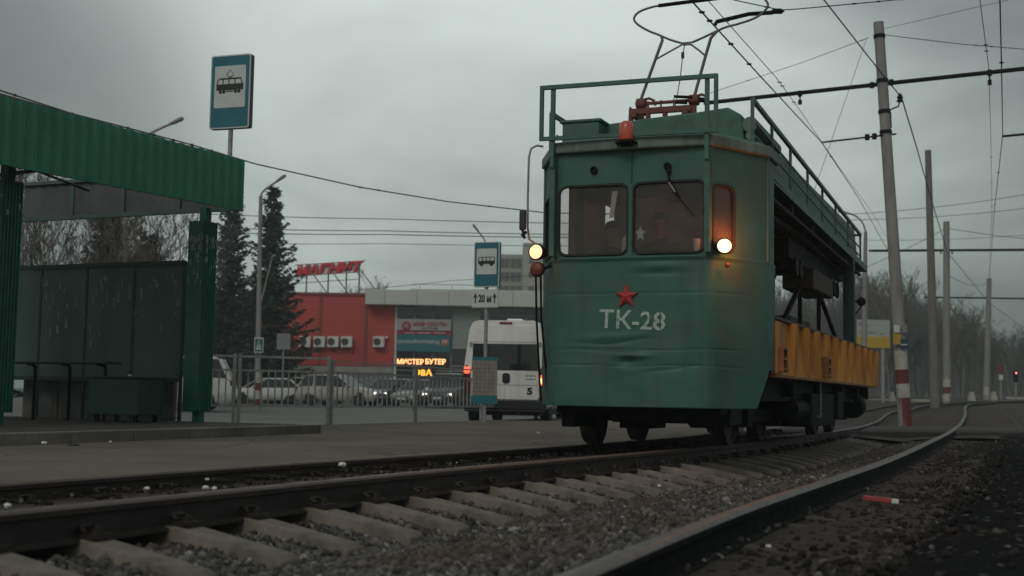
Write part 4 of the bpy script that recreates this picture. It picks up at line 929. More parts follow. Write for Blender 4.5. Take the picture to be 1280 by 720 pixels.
# bench rail and crate
def Mx(): return Matrix.Translation(SH) @ Matrix.Rotation(-SA, 4, 'Z')
bn = thing('bench', 'dark tube bench under the shelter board', 'bench', s2w(-1.85, -.85), -SA)
mb = MB(); mb.b2(-1.25, 1.05, -.18, .14, .80, .835); mb.build('seat', green_dark, bn, bevel=.01)
for x in (-1.0, -.35, .3, .95):
    mb = MB(); mb.tube(cr([(x-.14, -.1, .80), (x-.03, -.1, .78), (x+.02, -.1, .68), (x+.02, -.1, 0)], 4), .024, 7); mb.build('leg', black, bn, smooth_=50)
crt = thing('crate', 'dark green metal box on short legs beside the shelter post', 'box', s2w(-.66, -.72), -SA)
mb = MB(); mb.b2(-.46, .42, -.28, .26, .10, .60); cb = mb.build('body', mat('crate_green', (.008, .055, .042), .55, var=.25, vs=4, dirt=(.02, .03, .027), dirt_amt=.6, ds=4), crt, bevel=.012)
mb = MB(); mb.b2(-.48, .44, -.3, .28, .605, .63); mb.build('lid', green_dark, crt, bevel=.006)
for x in (-.36, .32):
    for y in (-.2, .2):
        mb = MB(); mb.b2(x-.025, x+.025, y-.025, y+.025, 0, .1); mb.build('leg', black, crt)

# ================================================================== stop signs
def sign_box(name, label, w, h, pose, pic, post, extra=None):
    """pose: world point of the plate centre and yaw"""
    P, yaw = pose; o = thing(name, label, 'sign', (P.x, P.y, P.z-post), yaw)
    c = post
    m = MB(); m.prism(rrect(-w/2, w/2, c-h/2, c+h/2, .03), lambda a, b, d: Vector((a, d, b)), 0, .09); bd = m.build('sign_box', mat('sign_edge', (.075, .072, .078), .6, var=.2), o)
    m = MB(); m.prism(rrect(-w/2, w/2, c-h/2, c+h/2, .03), lambda a, b, d: Vector((a, d, b)), -.012, -.002); m.build('sign_border', sign_white, bd)
    m = MB(); m.prism(rrect(-w/2+.02, w/2-.02, c-h/2+.02, c+h/2-.02, .025), lambda a, b, d: Vector((a, d, b)), -.016, -.0125); fc = m.build('sign_face', sign_blue, bd)
    q = w*.78; cy = c+h*.065
    m = MB(); m.prism(rrect(-q/2, q/2, cy-h*.285, cy+h*.285, .025), lambda a, b, d: Vector((a, d, b)), -.020, -.0165); m.build('sign_panel', sign_white, fc)
    m = MB(); pic(m, cy, q); m.build('pictogram', sign_black, fc)
    return o
fb = lambda a, b, d: Vector((a, d, b))
def pic_tram(m, cy, q):
    u_ = q/10
    body = [(-4.3, -.2), (4.3, -.2), (4.35, .9), (3.9, 2.3), (-3.6, 2.3), (-4.35, .8)]
    D = (-.025, -.0205)
    m.prism([(a*u_, cy+b*u_) for a, b in [(-4.3, -1.0), (4.3, -1.0), (4.35, .75), (-4.35, .75)]], fb, *D)
    m.prism([(a*u_, cy+b*u_) for a, b in [(-3.5, 2.1), (3.7, 2.1), (3.6, 2.5), (-3.3, 2.5)]], fb, *D)
    for a, s_ in ((-4.25, .5), (-2.2, 0), (-.35, 0), (1.65, 0), (3.95, -.45)): m.prism([((a-.14)*u_, cy+.7*u_), ((a+.14)*u_, cy+.7*u_), ((a+.14+s_)*u_, cy+2.2*u_), ((a-.14+s_)*u_, cy+2.2*u_)], fb, *D)
    for a in (-3.0, -1.9, 1.9, 3.0): m.prism(circle(a*u_, cy-1.45*u_, .5*u_), fb, *D)
    m.prism([(-1.1*u_, cy-1.5*u_), (1.1*u_, cy-1.5*u_), (1.1*u_, cy-1.2*u_), (-1.1*u_, cy-1.2*u_)], fb, *D)
    for p, r_ in (((0, 2.5), (-1.2, 3.3)), ((-1.2, 3.3), (0, 4.9)), ((0, 4.9), (1.2, 3.3)), ((1.2, 3.3), (0, 2.5)), ((-.7, 2.9), (.7, 2.9))):
        m.bar((p[0]*u_, -.0225, cy+p[1]*u_), (r_[0]*u_, -.0225, cy+r_[1]*u_), .16*u_, .004)
def pic_bus(m, cy, q):
    u_ = q/10; D = (-.025, -.0205)
    m.prism([(a*u_, cy+b*u_) for a, b in [(-4.2, -1.2), (4.2, -1.2), (4.2, .35), (-4.2, .2)]], fb, *D)
    m.prism([(a*u_, cy+b*u_) for a, b in [(-3.8, 1.9), (3.9, 1.9), (3.9, 2.2), (-3.6, 2.2)]], fb, *D)
    for a in (-4.0, -2.1, -.2, 1.7, 3.95): m.prism([((a-.2)*u_, cy+.1*u_), ((a+.2)*u_, cy+.1*u_), ((a+.25)*u_, cy+2.0*u_), ((a-.15)*u_, cy+2.0*u_)], fb, *D)
    for a in (-2.5, 2.5): m.prism(circle(a*u_, cy-1.3*u_, .95*u_), fb, *D)
zsg = 18.9
pc = at(288, 114.5, zsg); wpx = zsg/F
yw1 = R(-19)
sg = sign_box('stop_sign', 'blue tram stop sign with tram pictogram, rising behind the shelter roof', 57*wpx/math.cos(R(8)), 95*wpx, (pc, yw1), pic_tram, pc.z-.1)
m = MB(); m.tube([(.0, .05, 3.2), (.0, .05, pc.z-.6)], .035, 10); m.build('post', steel, sg, smooth_=50)
# bus stop sign with distance plate, post and timetable
zb2 = 27.6; pb = at(608.5, 330.5, zb2); k2 = zb2/F
bs = sign_box('stop_sign', 'blue bus stop sign with bus pictogram over a 20 metre plate', 34*k2, 57*k2, (pb, R(-19)), pic_bus, pb.z+.02)
bs_z = pb.z+.02
m = MB(); m.tube([(-.01, .05, 0), (-.01, .05, bs_z+.3)], .042, 10); m.build('post', steel, bs, smooth_=50)
cz = bs_z-43*k2; m = MB(); m.prism(rrect(-17.5*k2-.02, 17.5*k2-.02, cz-11.5*k2, cz+11.5*k2, .02), fb, -.02, .0); pl = m.build('distance_plate', mat('plate_white', (.50, .51, .49), .5, var=.06), bs)
m = MB(); m.prism([(a*1.0-.02, cz+b) for a, b in rrect(-16.6*k2, 16.6*k2, -10.7*k2, 10.7*k2, .015)], fb, -.023, -.0205); m.build('plate_face', sign_white, pl)
text('20 м', .3, sign_black, pl, frame_xz((-.02, -.027, cz)), extrude=.002, fit=(17*k2, 10*k2), bold=.012)
for sx in (-1, 1):
    m = MB(); x = sx*12.8*k2-.02; m.prism([(x-.8*k2, cz-6*k2), (x+.8*k2, cz-6*k2), (x+.8*k2, cz+1*k2), (x+2.7*k2, cz+1*k2), (x, cz+7*k2), (x-2.7*k2, cz+1*k2), (x-.8*k2, cz+1*k2)], fb, -.028, -.0235); m.build('arrow', sign_black, pl)
tt = thing('timetable_board', 'faded timetable board with teal bands on the bus stop post', 'board', (pb.x, pb.y, 0), R(10))
tz0, tz1 = at(600, 500, zb2).z, at(600, 447.5, zb2).z; tw = 31*k2
m = MB(); m.b2(-tw/2-.0, tw/2, -.03, -.0, tz0, tz1); tb = m.build('board', mat('timetable_paper', (.27, .235, .19), .75, var=.22, vs=9, dirt=(.33, .33, .31), dirt_amt=.7, ds=5), tt)
teal = mat('teal_band', (.02, .16, .19), .5)
m = MB(); m.b2(-tw/2-.01, tw/2+.01, -.034, .004, tz1-.05, tz1+.02); m.build('band', teal, tb); m = MB(); m.b2(-tw/2-.01, tw/2+.01, -.034, .004, tz0-.08, tz0+.10); m.build('band', teal, tb)
m = MB()
for a in range(1, 6): m.b2(-tw/2+tw*a/6-.004, -tw/2+tw*a/6+.004, -.033, -.0305, tz0+.11, tz1-.06)
for b in range(1, 9): m.b2(-tw/2, tw/2, -.034, -.0305, tz0+.1+b*(tz1-tz0-.16)/9-.004, tz0+.1+b*(tz1-tz0-.16)/9+.004)
m.build('grid_lines', mat('grid_grey', (.09, .09, .09), .7), tb)

# ================================================================== pedestrian railing
def fence_panel(A, B, label, gap=.135, top=True, rise=True):
    A, B = Vector(A), Vector(B); d = (B-A); L = d.length; yaw = math.atan2(d.y, d.x)
    o = thing('railing', label, 'fence', A, yaw)
    for x in (0, L):
        m = MB(); m.b2(x-.028, x+.028, -.028, .028, -.05, 1.24 if rise else 1.18); m.build('post', steel, o, bevel=.006)
    m = MB()
    if top: m.b2(.03, L-.03, -.018, .018, 1.175 if rise else 1.13, 1.215 if rise else 1.16)
    m.b2(.04, L-.04, -.014, .014, .93, .965); m.build('top_rail', steel, o)
    m = MB(); m.b2(.04, L-.04, -.014, .014, .30, .335); m.build('bottom_rail', steel, o)
    n_ = int(L/gap)
    for i in range(1, n_):
        x = L*i/n_; m = MB(); m.b2(x-.011, x+.011, -.011, .011, .335, .93); m.build('baluster', steel, o)
    return o
f0 = gnd(291, 529.5, -.02); f1 = gnd(409, 530.5, -.02)
dF = (f0-f1)
fence_panel(f0, f1, 'short grey railing panel with a raised handrail beside the shelter', gap=.115)
fence_panel(f0+dF*1.0, f0-dF.normalized()*.09, 'grey railing panel half hidden behind the green shelter post', gap=.115)
pts_f = [f1+Vector((.05, .12, 0))]
dv = (t2w(-7.9, 21.5, -.02)-pts_f[0]).normalized()
for k in range(5):
    A = pts_f[0]+dv*(k*3.36); fence_panel(A, A+dv*3.27, ['grey railing panel right of the raised handrail, in front of the cream estate car', 'grey railing panel before the grey car with lit headlights', 'grey railing panel just left of the bus stop post', 'grey railing panel behind the bus stop post and van', 'grey railing panel farthest along, mostly behind the tram'][k], rise=False, gap=.19)

# ================================================================== white minibus
van = thing('minibus', 'white high-roof minibus with lit tail lamps beside the bus stop', 'van', (0, 0, 0))
vp = gnd(641, 524.5, -.13); vyaw = -R(8)
van.location = (vp.x-.22, 30.4, -.13); van.rotation_euler = (0, 0, vyaw)
vw = mat('van_white', (.80, .80, .77), .4, var=.06, vs=5, dirt=(.5, .49, .46), dirt_amt=.5, ds=2, coat=.3); VL = 5.9
secs = [(0.0, .98, 1.0), (.04, 1.0, 1.0), (.5, 1.02, 1.0), (3.6, 1.02, 1.0), (4.2, 1.0, .93), (4.9, .97, .55), (5.7, .88, .36), (5.9, .80, .30)]
def vsec(y, w, hf):
    H = .35+2.12*hf if hf < 1 else 2.47
    zb = .38; zz = [zb, .45, 1.15, 1.45, H-.22 if hf > .5 else H-.12, H-.05, H]
    ww = [w*.94, w, w*1.0, w*.985, w*.88 if hf > .5 else w*.92, w*.80, w*.66]
    P = [(ww[i], zz[i] if zz[i] <= H else H) for i in range(7)]
    return [(x, y, z) for x, z in P]+[(-x, y, z) for x, z in reversed(P)]
m = MB(); k = 14; vs = []
for y, w, hf in secs: vs += vsec(y, w, hf)
m.add(vs, [(i*k+j, i*k+(j+1) % k, (i+1)*k+(j+1) % k, (i+1)*k+j) for i in range(len(secs)-1) for j in range(k)]+[tuple(range(k)), tuple(len(vs)-k+j for j in range(k))])
m.build('body', vw, van, smooth_=38, bevel=.02)
blk = mat('van_black', (.014, .015, .017), .45, var=.2)
m = MB(); m.prism([(-.80, 1.29), (.80, 1.29), (.775, 1.92), (-.775, 1.92)], fb, -.022, -.004); m.build('rear_window', glass_dark, van, bevel=.02)
m = MB(); m.prism([(-.755, 1.96), (.755, 1.96), (.66, 2.36), (-.66, 2.36)], fb, -.014, -.002); m.build('upper_panel', vw, van, bevel=.01)
for s_ in (-1, 1):
    m = MB(); m.prism([(s_*.012, .60), (s_*.775, .60), (s_*.795, 1.25), (s_*.012, 1.25)], fb, -.018, -.004); dr = m.build('rear_door', vw, van, bevel=.012)
    m = MB(); m.b2(s_*.02, s_*.78, -.021, -.0185, .93, .945); m.build('door_crease', mat('crease_grey', (.3, .3, .29), .6), dr)
m = MB(); m.prism(rrect(-.16+.1, .02+.1, .98, 1.22, .06), fb, -.05, -.018); m.build('door_handle', blk, van, bevel=.01)
m = MB(); m.b2(-.98, .98, -.08, .12, .36, .60); m.b2(-.96, .96, -.05, .1, .30, .37); m.prism([(-1.0, .38), (-.80, .38), (-.80, .62), (-1.0, .95)], fb, -.03, .03); m.prism([(1.0, .38), (.80, .38), (.80, .62), (1.0, .95)], fb, -.03, .03); m.build('bumper', blk, van, bevel=.03)
tl_red = lamp_mat('tail_lamp_lit', (1, .11, .05), 1.6); tl_or = lamp_mat('tail_lamp_amber', (1, .42, .12), 5); tl_dk = mat('tail_lens', (.10, .012, .012), .25, coat=.5)
for s_ in (-1, 1):
    m = MB(); m.prism([(s_*.82, .70), (s_*.985, .70), (s_*1.0, 1.30), (s_*.93, 1.42), (s_*.83, 1.32)], fb, -.03, .06); tlp = m.build('tail_lamp', tl_dk, van, bevel=.02)
    m = MB()
    if s_ < 0: m.prism(rrect(-.985, -.835, 1.20, 1.36, .04), fb, -.045, -.031); m.build('lit_lens', tl_red, tlp)
    else: m.prism(circle(.90, 1.05, .065), fb, -.045, -.031); m.build('lit_lens', tl_or, tlp); m2_ = MB(); m2_.prism(rrect(.84, .96, .94, 1.18, .04), fb, -.036, -.0305); m2_.build('lens_glow', tl_red, tlp)
    m = MB(); m.b2(s_*.80, s_*.86, -.03, .0, 1.85, 1.95); m.build('hinge', steel, van); m = MB(); m.b2(s_*.80, s_*.86, -.03, .0, 1.0, 1.06); m.build('hinge', steel, van)
m = MB(); m.b2(-.15, .15, -.03, .01, 2.385, 2.43); m.build('brake_lamp', mat('brake_red', (.22, .03, .025), .3), van)
m = MB(); m.b2(-.02, .36, .3, .9, 2.46, 2.53); m.build('roof_hatch', vw, van, bevel=.03)
text('5', .2, sign_black, van, frame_xz((.60, -.022, .80)), 'sticker', fit=(.13, .17), bold=.01)
for z in (1.16, 1.08):
    m = MB()
    for x in (.50, .57, .62, .69): m.b2(x, x+.05, -.022, -.0185, z-.012, z+.012)
    m.build('lettering', mat('dim_letter', (.12, .12, .12), .6), van)
def wheel(par, x, y, r_, w=.22, s_=1, dirty=True):
    m = MB(); m.lathe([(r_*.62, -w*.5), (r_*.9, -w*.5), (r_, -w*.36), (r_, w*.36), (r_*.9, w*.5), (r_*.62, w*.5)], (x, y, r_), 'x', 22); wh = m.build('wheel', rubber, par, smooth_=45)
    m = MB(); m.lathe([(.001, w*.28*s_), (r_*.18, w*.30*s_), (r_*.25, w*.22*s_), (r_*.55, w*.30*s_), (r_*.63, w*.45*s_), (r_*.64, w*.40*s_), (r_*.62, w*.1*s_), (.001, w*.1*s_)], (x, y, r_), 'x', 18); m.build('rim', mat('rim_grey', (.20, .2, .2), .5, .4), wh, smooth_=45)
for s_ in (-1, 1):
    wheel(van, s_*.88, 1.05, .36, .24, s_); wheel(van, s_*.88, 4.75, .36, .24, s_)
m = MB(); m.b2(-.85, .85, .2, 5.4, .22, .40); m.tube([(.35, -.03, .27), (.35, .5, .27)], .03, 8); m.build('chassis', blk, van)
for s_ in (-1, 1):
    m = MB(); m.box((s_*1.13, 4.1, 1.45), (.13, .10, .30)); m.b2(s_*1.0, s_*1.1, 4.08, 4.14, 1.35, 1.4); m.build('wing_mirror', blk, van, bevel=.03)
m = MB()
for s_ in (-1, 1): m.prism([(.6, 1.3), (3.9, 1.3), (4.4, 1.35), (3.9, 2.05), (.6, 2.05)], lambda a, b, d: Vector((d, a, b)), s_*1.0, s_*.93)
m.build('side_window', glass_dark, van)

# ================================================================== cars on the far side of the road
def car(label, X, Y, yaw, paint, L=4.3, Wd=1.75, Hh=1.46, suv=False, wagon=False, lights=0, group='cars queuing on the far side of the road', z=-.13):
    o = thing('car', label, 'car', (X, Y, z+slope(X, Y)*.5), yaw, group)       # nose towards -y
    hw = Wd/2; zb = .22 if not suv else .28; zs = .72*Hh/1.46 if not suv else .86; bl = .58*Hh+.03
    # lower body lofted along its length
    st = [(-L/2, .72, zb+.14, zs*.72), (-L/2+.08, .84, zb+.02, zs*.86), (-L/2+.35, .95, zb, zs*.98), (-L*.26, 1, zb, bl*1.0), (0, 1, zb, bl+.03), (L*.28, 1, zb, bl+.05), (L/2-.3, .96, zb, bl+.03), (L/2-.06, .88, zb+.05, bl*.96), (L/2, .78, zb+.14, bl*.82)]
    vs = []; m = MB(); k = 10
    for y, w, z0, z1 in st:
        w *= hw; P = [(w*.86, z0), (w*.97, z0+.10), (w, (z0+z1)*.5), (w*.95, z1-.05), (w*.85, z1)]
        vs += [(x, y, z) for x, z in P]+[(-x, y, z) for x, z in reversed(P)]
    m.add(vs, [(i*k+j, i*k+(j+1) % k, (i+1)*k+(j+1) % k, (i+1)*k+j) for i in range(len(st)-1) for j in range(k)]+[tuple(range(k)), tuple(len(vs)-k+j for j in range(k))])
    body = m.build('body', paint, o, smooth_=40)
    # greenhouse: dark glass with a roof and pillars in body colour
    f0_, f1_ = -L*.22, -L*.03; r1_ = L*.30 if not (suv or wagon) else L*.40; r0_ = L*.43 if not (suv or wagon) else L*.47
    def ring(y, w, z): return [(w*hw, y, z), (-w*hw, y, z)]
    m = MB(); b0 = bl-.02
    m.add([(.88*hw, f0_, b0), (-.88*hw, f0_, b0), (.72*hw, f1_, Hh-.05), (-.72*hw, f1_, Hh-.05), (.72*hw, r1_, Hh-.06), (-.72*hw, r1_, Hh-.06), (.84*hw, r0_, b0), (-.84*hw, r0_, b0)],
          [(0, 1, 3, 2), (2, 3, 5, 4), (4, 5, 7, 6), (0, 2, 4, 6), (1, 7, 5, 3), (0, 6, 7, 1)])
    m.build('windows', glass_dark, o)
    m = MB(); zr = Hh-.045
    m.add([(.70*hw, f1_+.02, zr), (-.70*hw, f1_+.02, zr), (.70*hw, r1_, zr-.015), (-.70*hw, r1_, zr-.015), (.62*hw, f1_+.25, Hh), (-.62*hw, f1_+.25, Hh), (.62*hw, r1_-.2, Hh), (-.62*hw, r1_-.2, Hh), (.735*hw, f1_, zr-.04), (-.735*hw, f1_, zr-.04), (.735*hw, r1_+.02, zr-.05), (-.735*hw, r1_+.02, zr-.05)],
          [(4, 5, 7, 6), (0, 1, 5, 4), (2, 6, 7, 3), (0, 4, 6, 2), (1, 3, 7, 5), (8, 0, 2, 10), (9, 11, 3, 1), (8, 9, 1, 0), (10, 2, 3, 11)])
    m.build('roof', paint, o, smooth_=50)
    for s_ in (-1, 1):
        pl_ = [((s_*.885*hw, f0_, b0), (s_*.735*hw, f1_, zr-.03), .06), ((s_*.855*hw, r0_, b0), (s_*.735*hw, r1_, zr-.03), .09), ((s_*.885*hw, L*.10, b0), (s_*.74*hw, L*.10, zr-.03), .05)]
        if suv or wagon: pl_.append(((s_*.88*hw, L*.27, b0), (s_*.74*hw, L*.27, zr-.03), .06))
        for pa_, pb_, pw_ in pl_: m = MB(); m.bar(pa_, pb_, pw_); m.build('pillar', paint, o)
    for s_ in (-1, 1):
        wheel(o, s_*(hw-.12), -L*.31, .32 if not suv else .37, .22, s_); wheel(o, s_*(hw-.12), L*.29, .32 if not suv else .37, .22, s_)
        m = MB(); m.box((s_*hw*.68, -L/2+.10, zs*.80), (.24, .12, .10)); m.build('headlight', lamp_mat('car_lamp_lit', (1, .93, .8), 1.6*lights) if lights else mat('car_lamp_off', (.4, .4, .4), .15), o, bevel=.02)
        m = MB(); m.box((s_*hw*.74, L/2-.06, bl*.88), (.25, .10, .18)); m.build('tail_lamp', tl_dk, o, bevel=.02)
        m = MB(); m.box((s_*(hw+.06), f0_+.25, bl+.06), (.16, .09, .12)); m.build('wing_mirror', paint, o, bevel=.02)
    m = MB(); m.b2(-hw*.45, hw*.45, -L/2-.012, -L/2+.1, zb+.22, zs*.75); m.b2(-hw*.7, hw*.7, -L/2-.0, -L/2+.2, zb+.04, zb+.16); m.build('grille', blk, o)
    m = MB(); m.b2(-.26, .26, -L/2-.03, -L/2-.013, zb+.17, zb+.28); m.b2(-.26, .26, L/2-.0, L/2+.02, bl*.6, bl*.6+.11); m.build('number_plate', sign_white, o)
    return o
p_white = mat('car_white', (.72, .72, .70), .3, var=.06, coat=.4, dirt=(.36, .35, .33), dirt_amt=.5, ds=2)
p_grey = mat('car_grey', (.13, .13, .125), .3, .3, var=.1, coat=.4, dirt=(.1, .095, .085), dirt_amt=.6, ds=2)
p_silver = mat('car_silver', (.25, .25, .235), .3, .3, var=.1, coat=.4, dirt=(.16, .15, .14), dirt_amt=.6, ds=2)
p_beige = mat('car_beige', (.44, .42, .38), .35, .1, var=.1, coat=.4, dirt=(.17, .145, .125), dirt_amt=.8, ds=1.6)
p_dark = mat('car_dark', (.035, .036, .04), .3, .2, var=.1, coat=.5, dirt=(.06, .058, .052), dirt_amt=.6, ds=2)
def cpos(x, Y): return at(x, 490, Y).x
car('white off-road car showing its rear wheel between shelter post and railing', cpos(206, 42), 42, R(-82), p_white, 4.5, 1.85, 1.78, suv=True)
car('white saloon with a long bonnet behind the red and white lamp post', cpos(329, 70), 70, R(-62), p_white, 4.4, 1.75, 1.42)
car('white estate car between the white saloon and the muddy cream estate', cpos(374, 73), 73, R(-38), p_white, 4.3, 1.72, 1.52, wagon=True)
car('muddy cream estate car seen from its side, behind the railing post', cpos(427, 67), 67, R(70), p_beige, 4.6, 1.8, 1.62, suv=True, lights=1)
car('dark saloon partly behind the muddy cream estate', cpos(456, 77), 77, R(60), p_dark, 4.4, 1.75, 1.44)
car('grey car with lit headlights beside the cream estate', cpos(487, 69), 69, R(-32), p_grey, 4.3, 1.75, 1.50, lights=1)
car('silver car behind the thick railing post, pale plate on its nose', cpos(526, 68), 68, R(-24), p_silver, 4.2, 1.72, 1.47)
car('dark off-road car with round lit headlights, next to the minibus', cpos(559, 66), 66, R(-10), p_dark, 4.5, 1.9, 1.78, suv=True, lights=1)
car('white car whose bonnet shows left of the bus stop board, beside the lit off-road car', cpos(580, 79), 79, R(-20), p_silver, 4.2, 1.72, 1.5)
# ================================================================== supermarket
def qp(x, y, Y): return at(x, y, Y)
SY = 95.0
shop_red = mat('shop_red', (.46, .05, .047), .6, var=.1, vs=.35, dirt=(.23, .04, .036), dirt_amt=.5, ds=.5)
shop_white = mat('shop_white', (.55, .55, .52), .6, var=.05, vs=.4, dirt=(.4, .4, .38), dirt_amt=.5, ds=.4)
shop_grey = mat('shop_grey', (.20, .205, .20), .6, var=.12, vs=.6)
mullion = mat('mullion', (.22, .225, .225), .5)
XL, XM, XK, XR = qp(296, 400, SY).x, qp(495, 400, SY).x, qp(458, 370, SY).x, qp(790, 400, SY).x
zR, zC0, zC1 = qp(420, 369, SY).z, qp(500, 382, SY).z, qp(500, 364, SY).z
shop = thing('supermarket', 'red supermarket with white canopy, shop banners and glazed corner', 'shop', (0, SY, 0))
zr0 = qp(430, 457, SY).z
m = MB(); m.b2(XL, XM-.06, 0, 14, zr0, zR); rw = m.build('red_wall', shop_red, shop)
m = MB(); m.b2(XL-.1, XK+3.2, -.12, 14.1, zR, zR+.18); m.build('roof_edge', mat('roof_edge_red', (.22, .05, .05), .6), rw)
m = MB()
for x in (XL+6.2, XK+.0): m.b2(x-.10, x+.10, -.08, 0, zr0, zR)
m.build('wall_joint', mat('joint_red', (.24, .05, .045), .6), rw)
m = MB(); m.b2(XL, XM-.06, .05, 14, -1.2, zr0); m.build('plinth_wall', shop_grey, shop)
m = MB(); m.b2(XL+.5, XM-.2, -.05, .05, zr0-.5, zr0-.08); m.build('lower_band', mat('band_beige', (.30, .28, .25), .7, var=.2, vs=1), shop)
m = MB(); m.b2(XK+.06, XR, -1.2, .0, zC0, zC1); m.b2(XK+3.3, XR, -1.0, 12, zC1, zC1+.12); cn = m.build('canopy', shop_white, shop)
m = MB()
for i in range(9): x = XK+1.5+i*2.35; m.b2(x-.02, x+.02, -1.212, -1.2, zC0, zC1)
m.build('canopy_joint', mullion, cn)
m = MB()
for i in range(7): x = XK+4+i*2.4; m.b2(x-.02, x+.02, -.6, -.56, zC1+.12, zC1+.5)
m.tube([(XK+3.4, -.58, zC1+.5), (XR, -.58, zC1+.5)], .025, 6); m.build('roof_railing', mullion, cn)
m = MB(); m.b2(XM, XR, .1, 12, -1, zC0); m.build('glazing', glass_dark, shop)
m = MB(); 
for i in range(13):
    x = XM+i*1.38
    if x < XR: m.b2(x-.06, x+.06, -.0, .1, -1, zC0)
for z in (.9, 2.3, zr0+.1, zr0+1.6, zr0+3.0, zC0-.6): m.b2(XM, XR, .03, .098, z-.05, z+.05)
m.build('window_grid', mullion, shop)
m = MB(); m.b2(XM-.06, XM+.10, -.15, .14, -1, zC0); m.build('corner_strip', shop_white, shop)
zg = qp(540, 422, SY).z; m = MB(); m.b2(qp(566, 400, SY).x, qp(600, 400, SY).x, -.06, 0, zg-.8, zg+2.1); m.build('light_panel', mat('panel_pale', (.25, .28, .27), .5), shop)
for i, px in enumerate((382, 400, 417, 434, 474)):
    c = qp(px, 427.5, SY); a = thing('air_conditioner', ['white air conditioner on the red shop wall, leftmost of the row of four', 'white air conditioner on the red shop wall, second in the row of four', 'white air conditioner on the red shop wall, third in the row of four', 'white air conditioner on the red shop wall, last in the row of four', 'lone white air conditioner on the red wall nearest the shop banners'][i], 'air conditioner', (c.x, SY-.02, c.z), 0, 'air conditioners on the shop wall')
    m = MB(); m.b2(-.42, .42, -.45, -.08, -.40, .40); b = m.build('casing', white_paint, a, bevel=.03)
    m = MB(); m.lathe([(.27, 0), (.27, -.03), (.22, -.035), (.22, -.01), (.001, -.005)], (-.12, -.45, 0), 'y', 18); m.build('fan_grille', mat('fan_dark', (.06, .06, .06), .6), b)
    m = MB(); m.bar((-.3, 0, -.45), (-.3, -.45, -.45), .05); m.bar((.3, 0, -.45), (.3, -.45, -.45), .05); m.bar((.3, 0, -.9), (.3, -.4, -.45), .04); m.build('bracket', steel, a)
    if i == 4: m = MB(); m.box((.55, -.12, .34), (.18, .2, .2)); m.build('junction_box', white_paint, a, bevel=.03)
# banners
def banner(name, label, x0, y0, x1, y1, m_, depth=.10):
    A, B = qp(x0, y1, SY-.3), qp(x1, y0, SY-.3); o = MB(); o.prism([(A.x, A.z), (B.x, A.z), (B.x, B.z), (A.x, B.z)], lambda a, b, d: Vector((a, SY-.3+d, b)), 0, depth); o = o.build(name, m_)
    tag(o, label, 'banner'); return o, A, B
ban_w = mat('banner_white', (.36, .35, .34), .6, var=.06); crim = mat('banner_crimson', (.33, .03, .07), .6); teal_b = mat('banner_teal', (.018, .15, .175), .55, var=.08)
def btext(par, body, px, py, w, h, m_, bold=.02, dy=-.02):
    c = qp(px, py, SY-.3); return text(body, 1, m_, par, frame_xz((c.x, SY-.3+dy, c.z)), fit=(w*SY/F, h*SY/F), bold=bold, extrude=.01)
o, A, B = banner('banner', 'whitish hunting shop banner with red round emblem above the teal banner', 496, 399.5, 564, 413.5, ban_w)
btext(o, 'МИР ОХОТЫ', 537.5, 405.2, 41, 5.6, crim, .03); btext(o, 'магазин', 537, 410.3, 19, 2.2, mat('banner_grey', (.13, .13, .13), .6), 0)
m = MB(); c = qp(508, 407.2, SY-.3); m.prism(circle(c.x, c.z, .34, 20), lambda a, b, d: Vector((a, SY-.3+d, b)), -.03, -.01); em = m.build('emblem', crim, o)
m = MB(); 
for q in (45, 135): m.bar((c.x-.2*math.cos(R(q)), SY-.35, c.z-.2*math.sin(R(q))), (c.x+.2*math.cos(R(q)), SY-.35, c.z+.2*math.sin(R(q))), .07)
m.prism(circle(c.x, c.z, .12, 12), lambda a, b, d: Vector((a, SY-.3+d, b)), -.07, -.04); m.build('emblem_mark', ban_w, em)
m = MB(); A2, B2 = qp(496, 418, SY-.3), qp(564, 413.6, SY-.3); m.prism([(A2.x, A2.z), (B2.x, A2.z), (B2.x, B2.z), (A2.x, B2.z)], lambda a, b, d: Vector((a, SY-.3+d, b)), 0, .1); st_ = m.build('lower_strip', crim, o)
for t_, px, w in (('ОХОТА', 511.5, 11.5), ('РЫБАЛКА', 530, 17), ('ТУРИЗМ', 549, 14)): btext(st_, t_, px, 416.2, w, 2.2, sign_white, .02)
o, A, B = banner('banner', 'teal banner with white lettering under the whitish hunting banner', 495.5, 418.6, 563, 439, teal_b)
btext(o, 'ОНЛАЙНТРЕЙД', 523, 427.2, 53, 6.0, sign_white, .028)
m = MB(); A3, B3 = qp(551.5, 431.5, SY-.3), qp(560.5, 424, SY-.3); m.prism([(A3.x, A3.z), (B3.x, A3.z), (B3.x, B3.z), (A3.x, B3.z)], lambda a, b, d: Vector((a, SY-.3+d, b)), -.015, -.001); rb_ = m.build('red_tab', mat('tab_red', (.45, .10, .07), .6), o)
btext(rb_, 'РУ', 556, 427.6, 6.5, 5, sign_white, .03, -.03)
led = lamp_mat('led_orange', (1, .43, .17), 2.4); led_y = lamp_mat('led_yellow', (1, .46, .05), 1.5)
o, A, B = banner('led_sign', 'dark running-text LED sign with orange letters below the banners', 495, 447, 561, 457, mat('led_board', (.03, .018, .012), .5))
btext(o, 'МИСТЕР', 513, 452, 33, 6.6, led, .02); btext(o, 'БУТЕР', 544.5, 452, 25, 6.6, led, .02)
o, A, B = banner('led_sign', 'small dark LED sign with yellow characters under the running-text sign', 517.5, 459.5, 542, 472.5, mat('led_board', (.03, .018, .012), .5))
btext(o, '98А', 530, 465.8, 20.5, 8.6, led_y, .02)
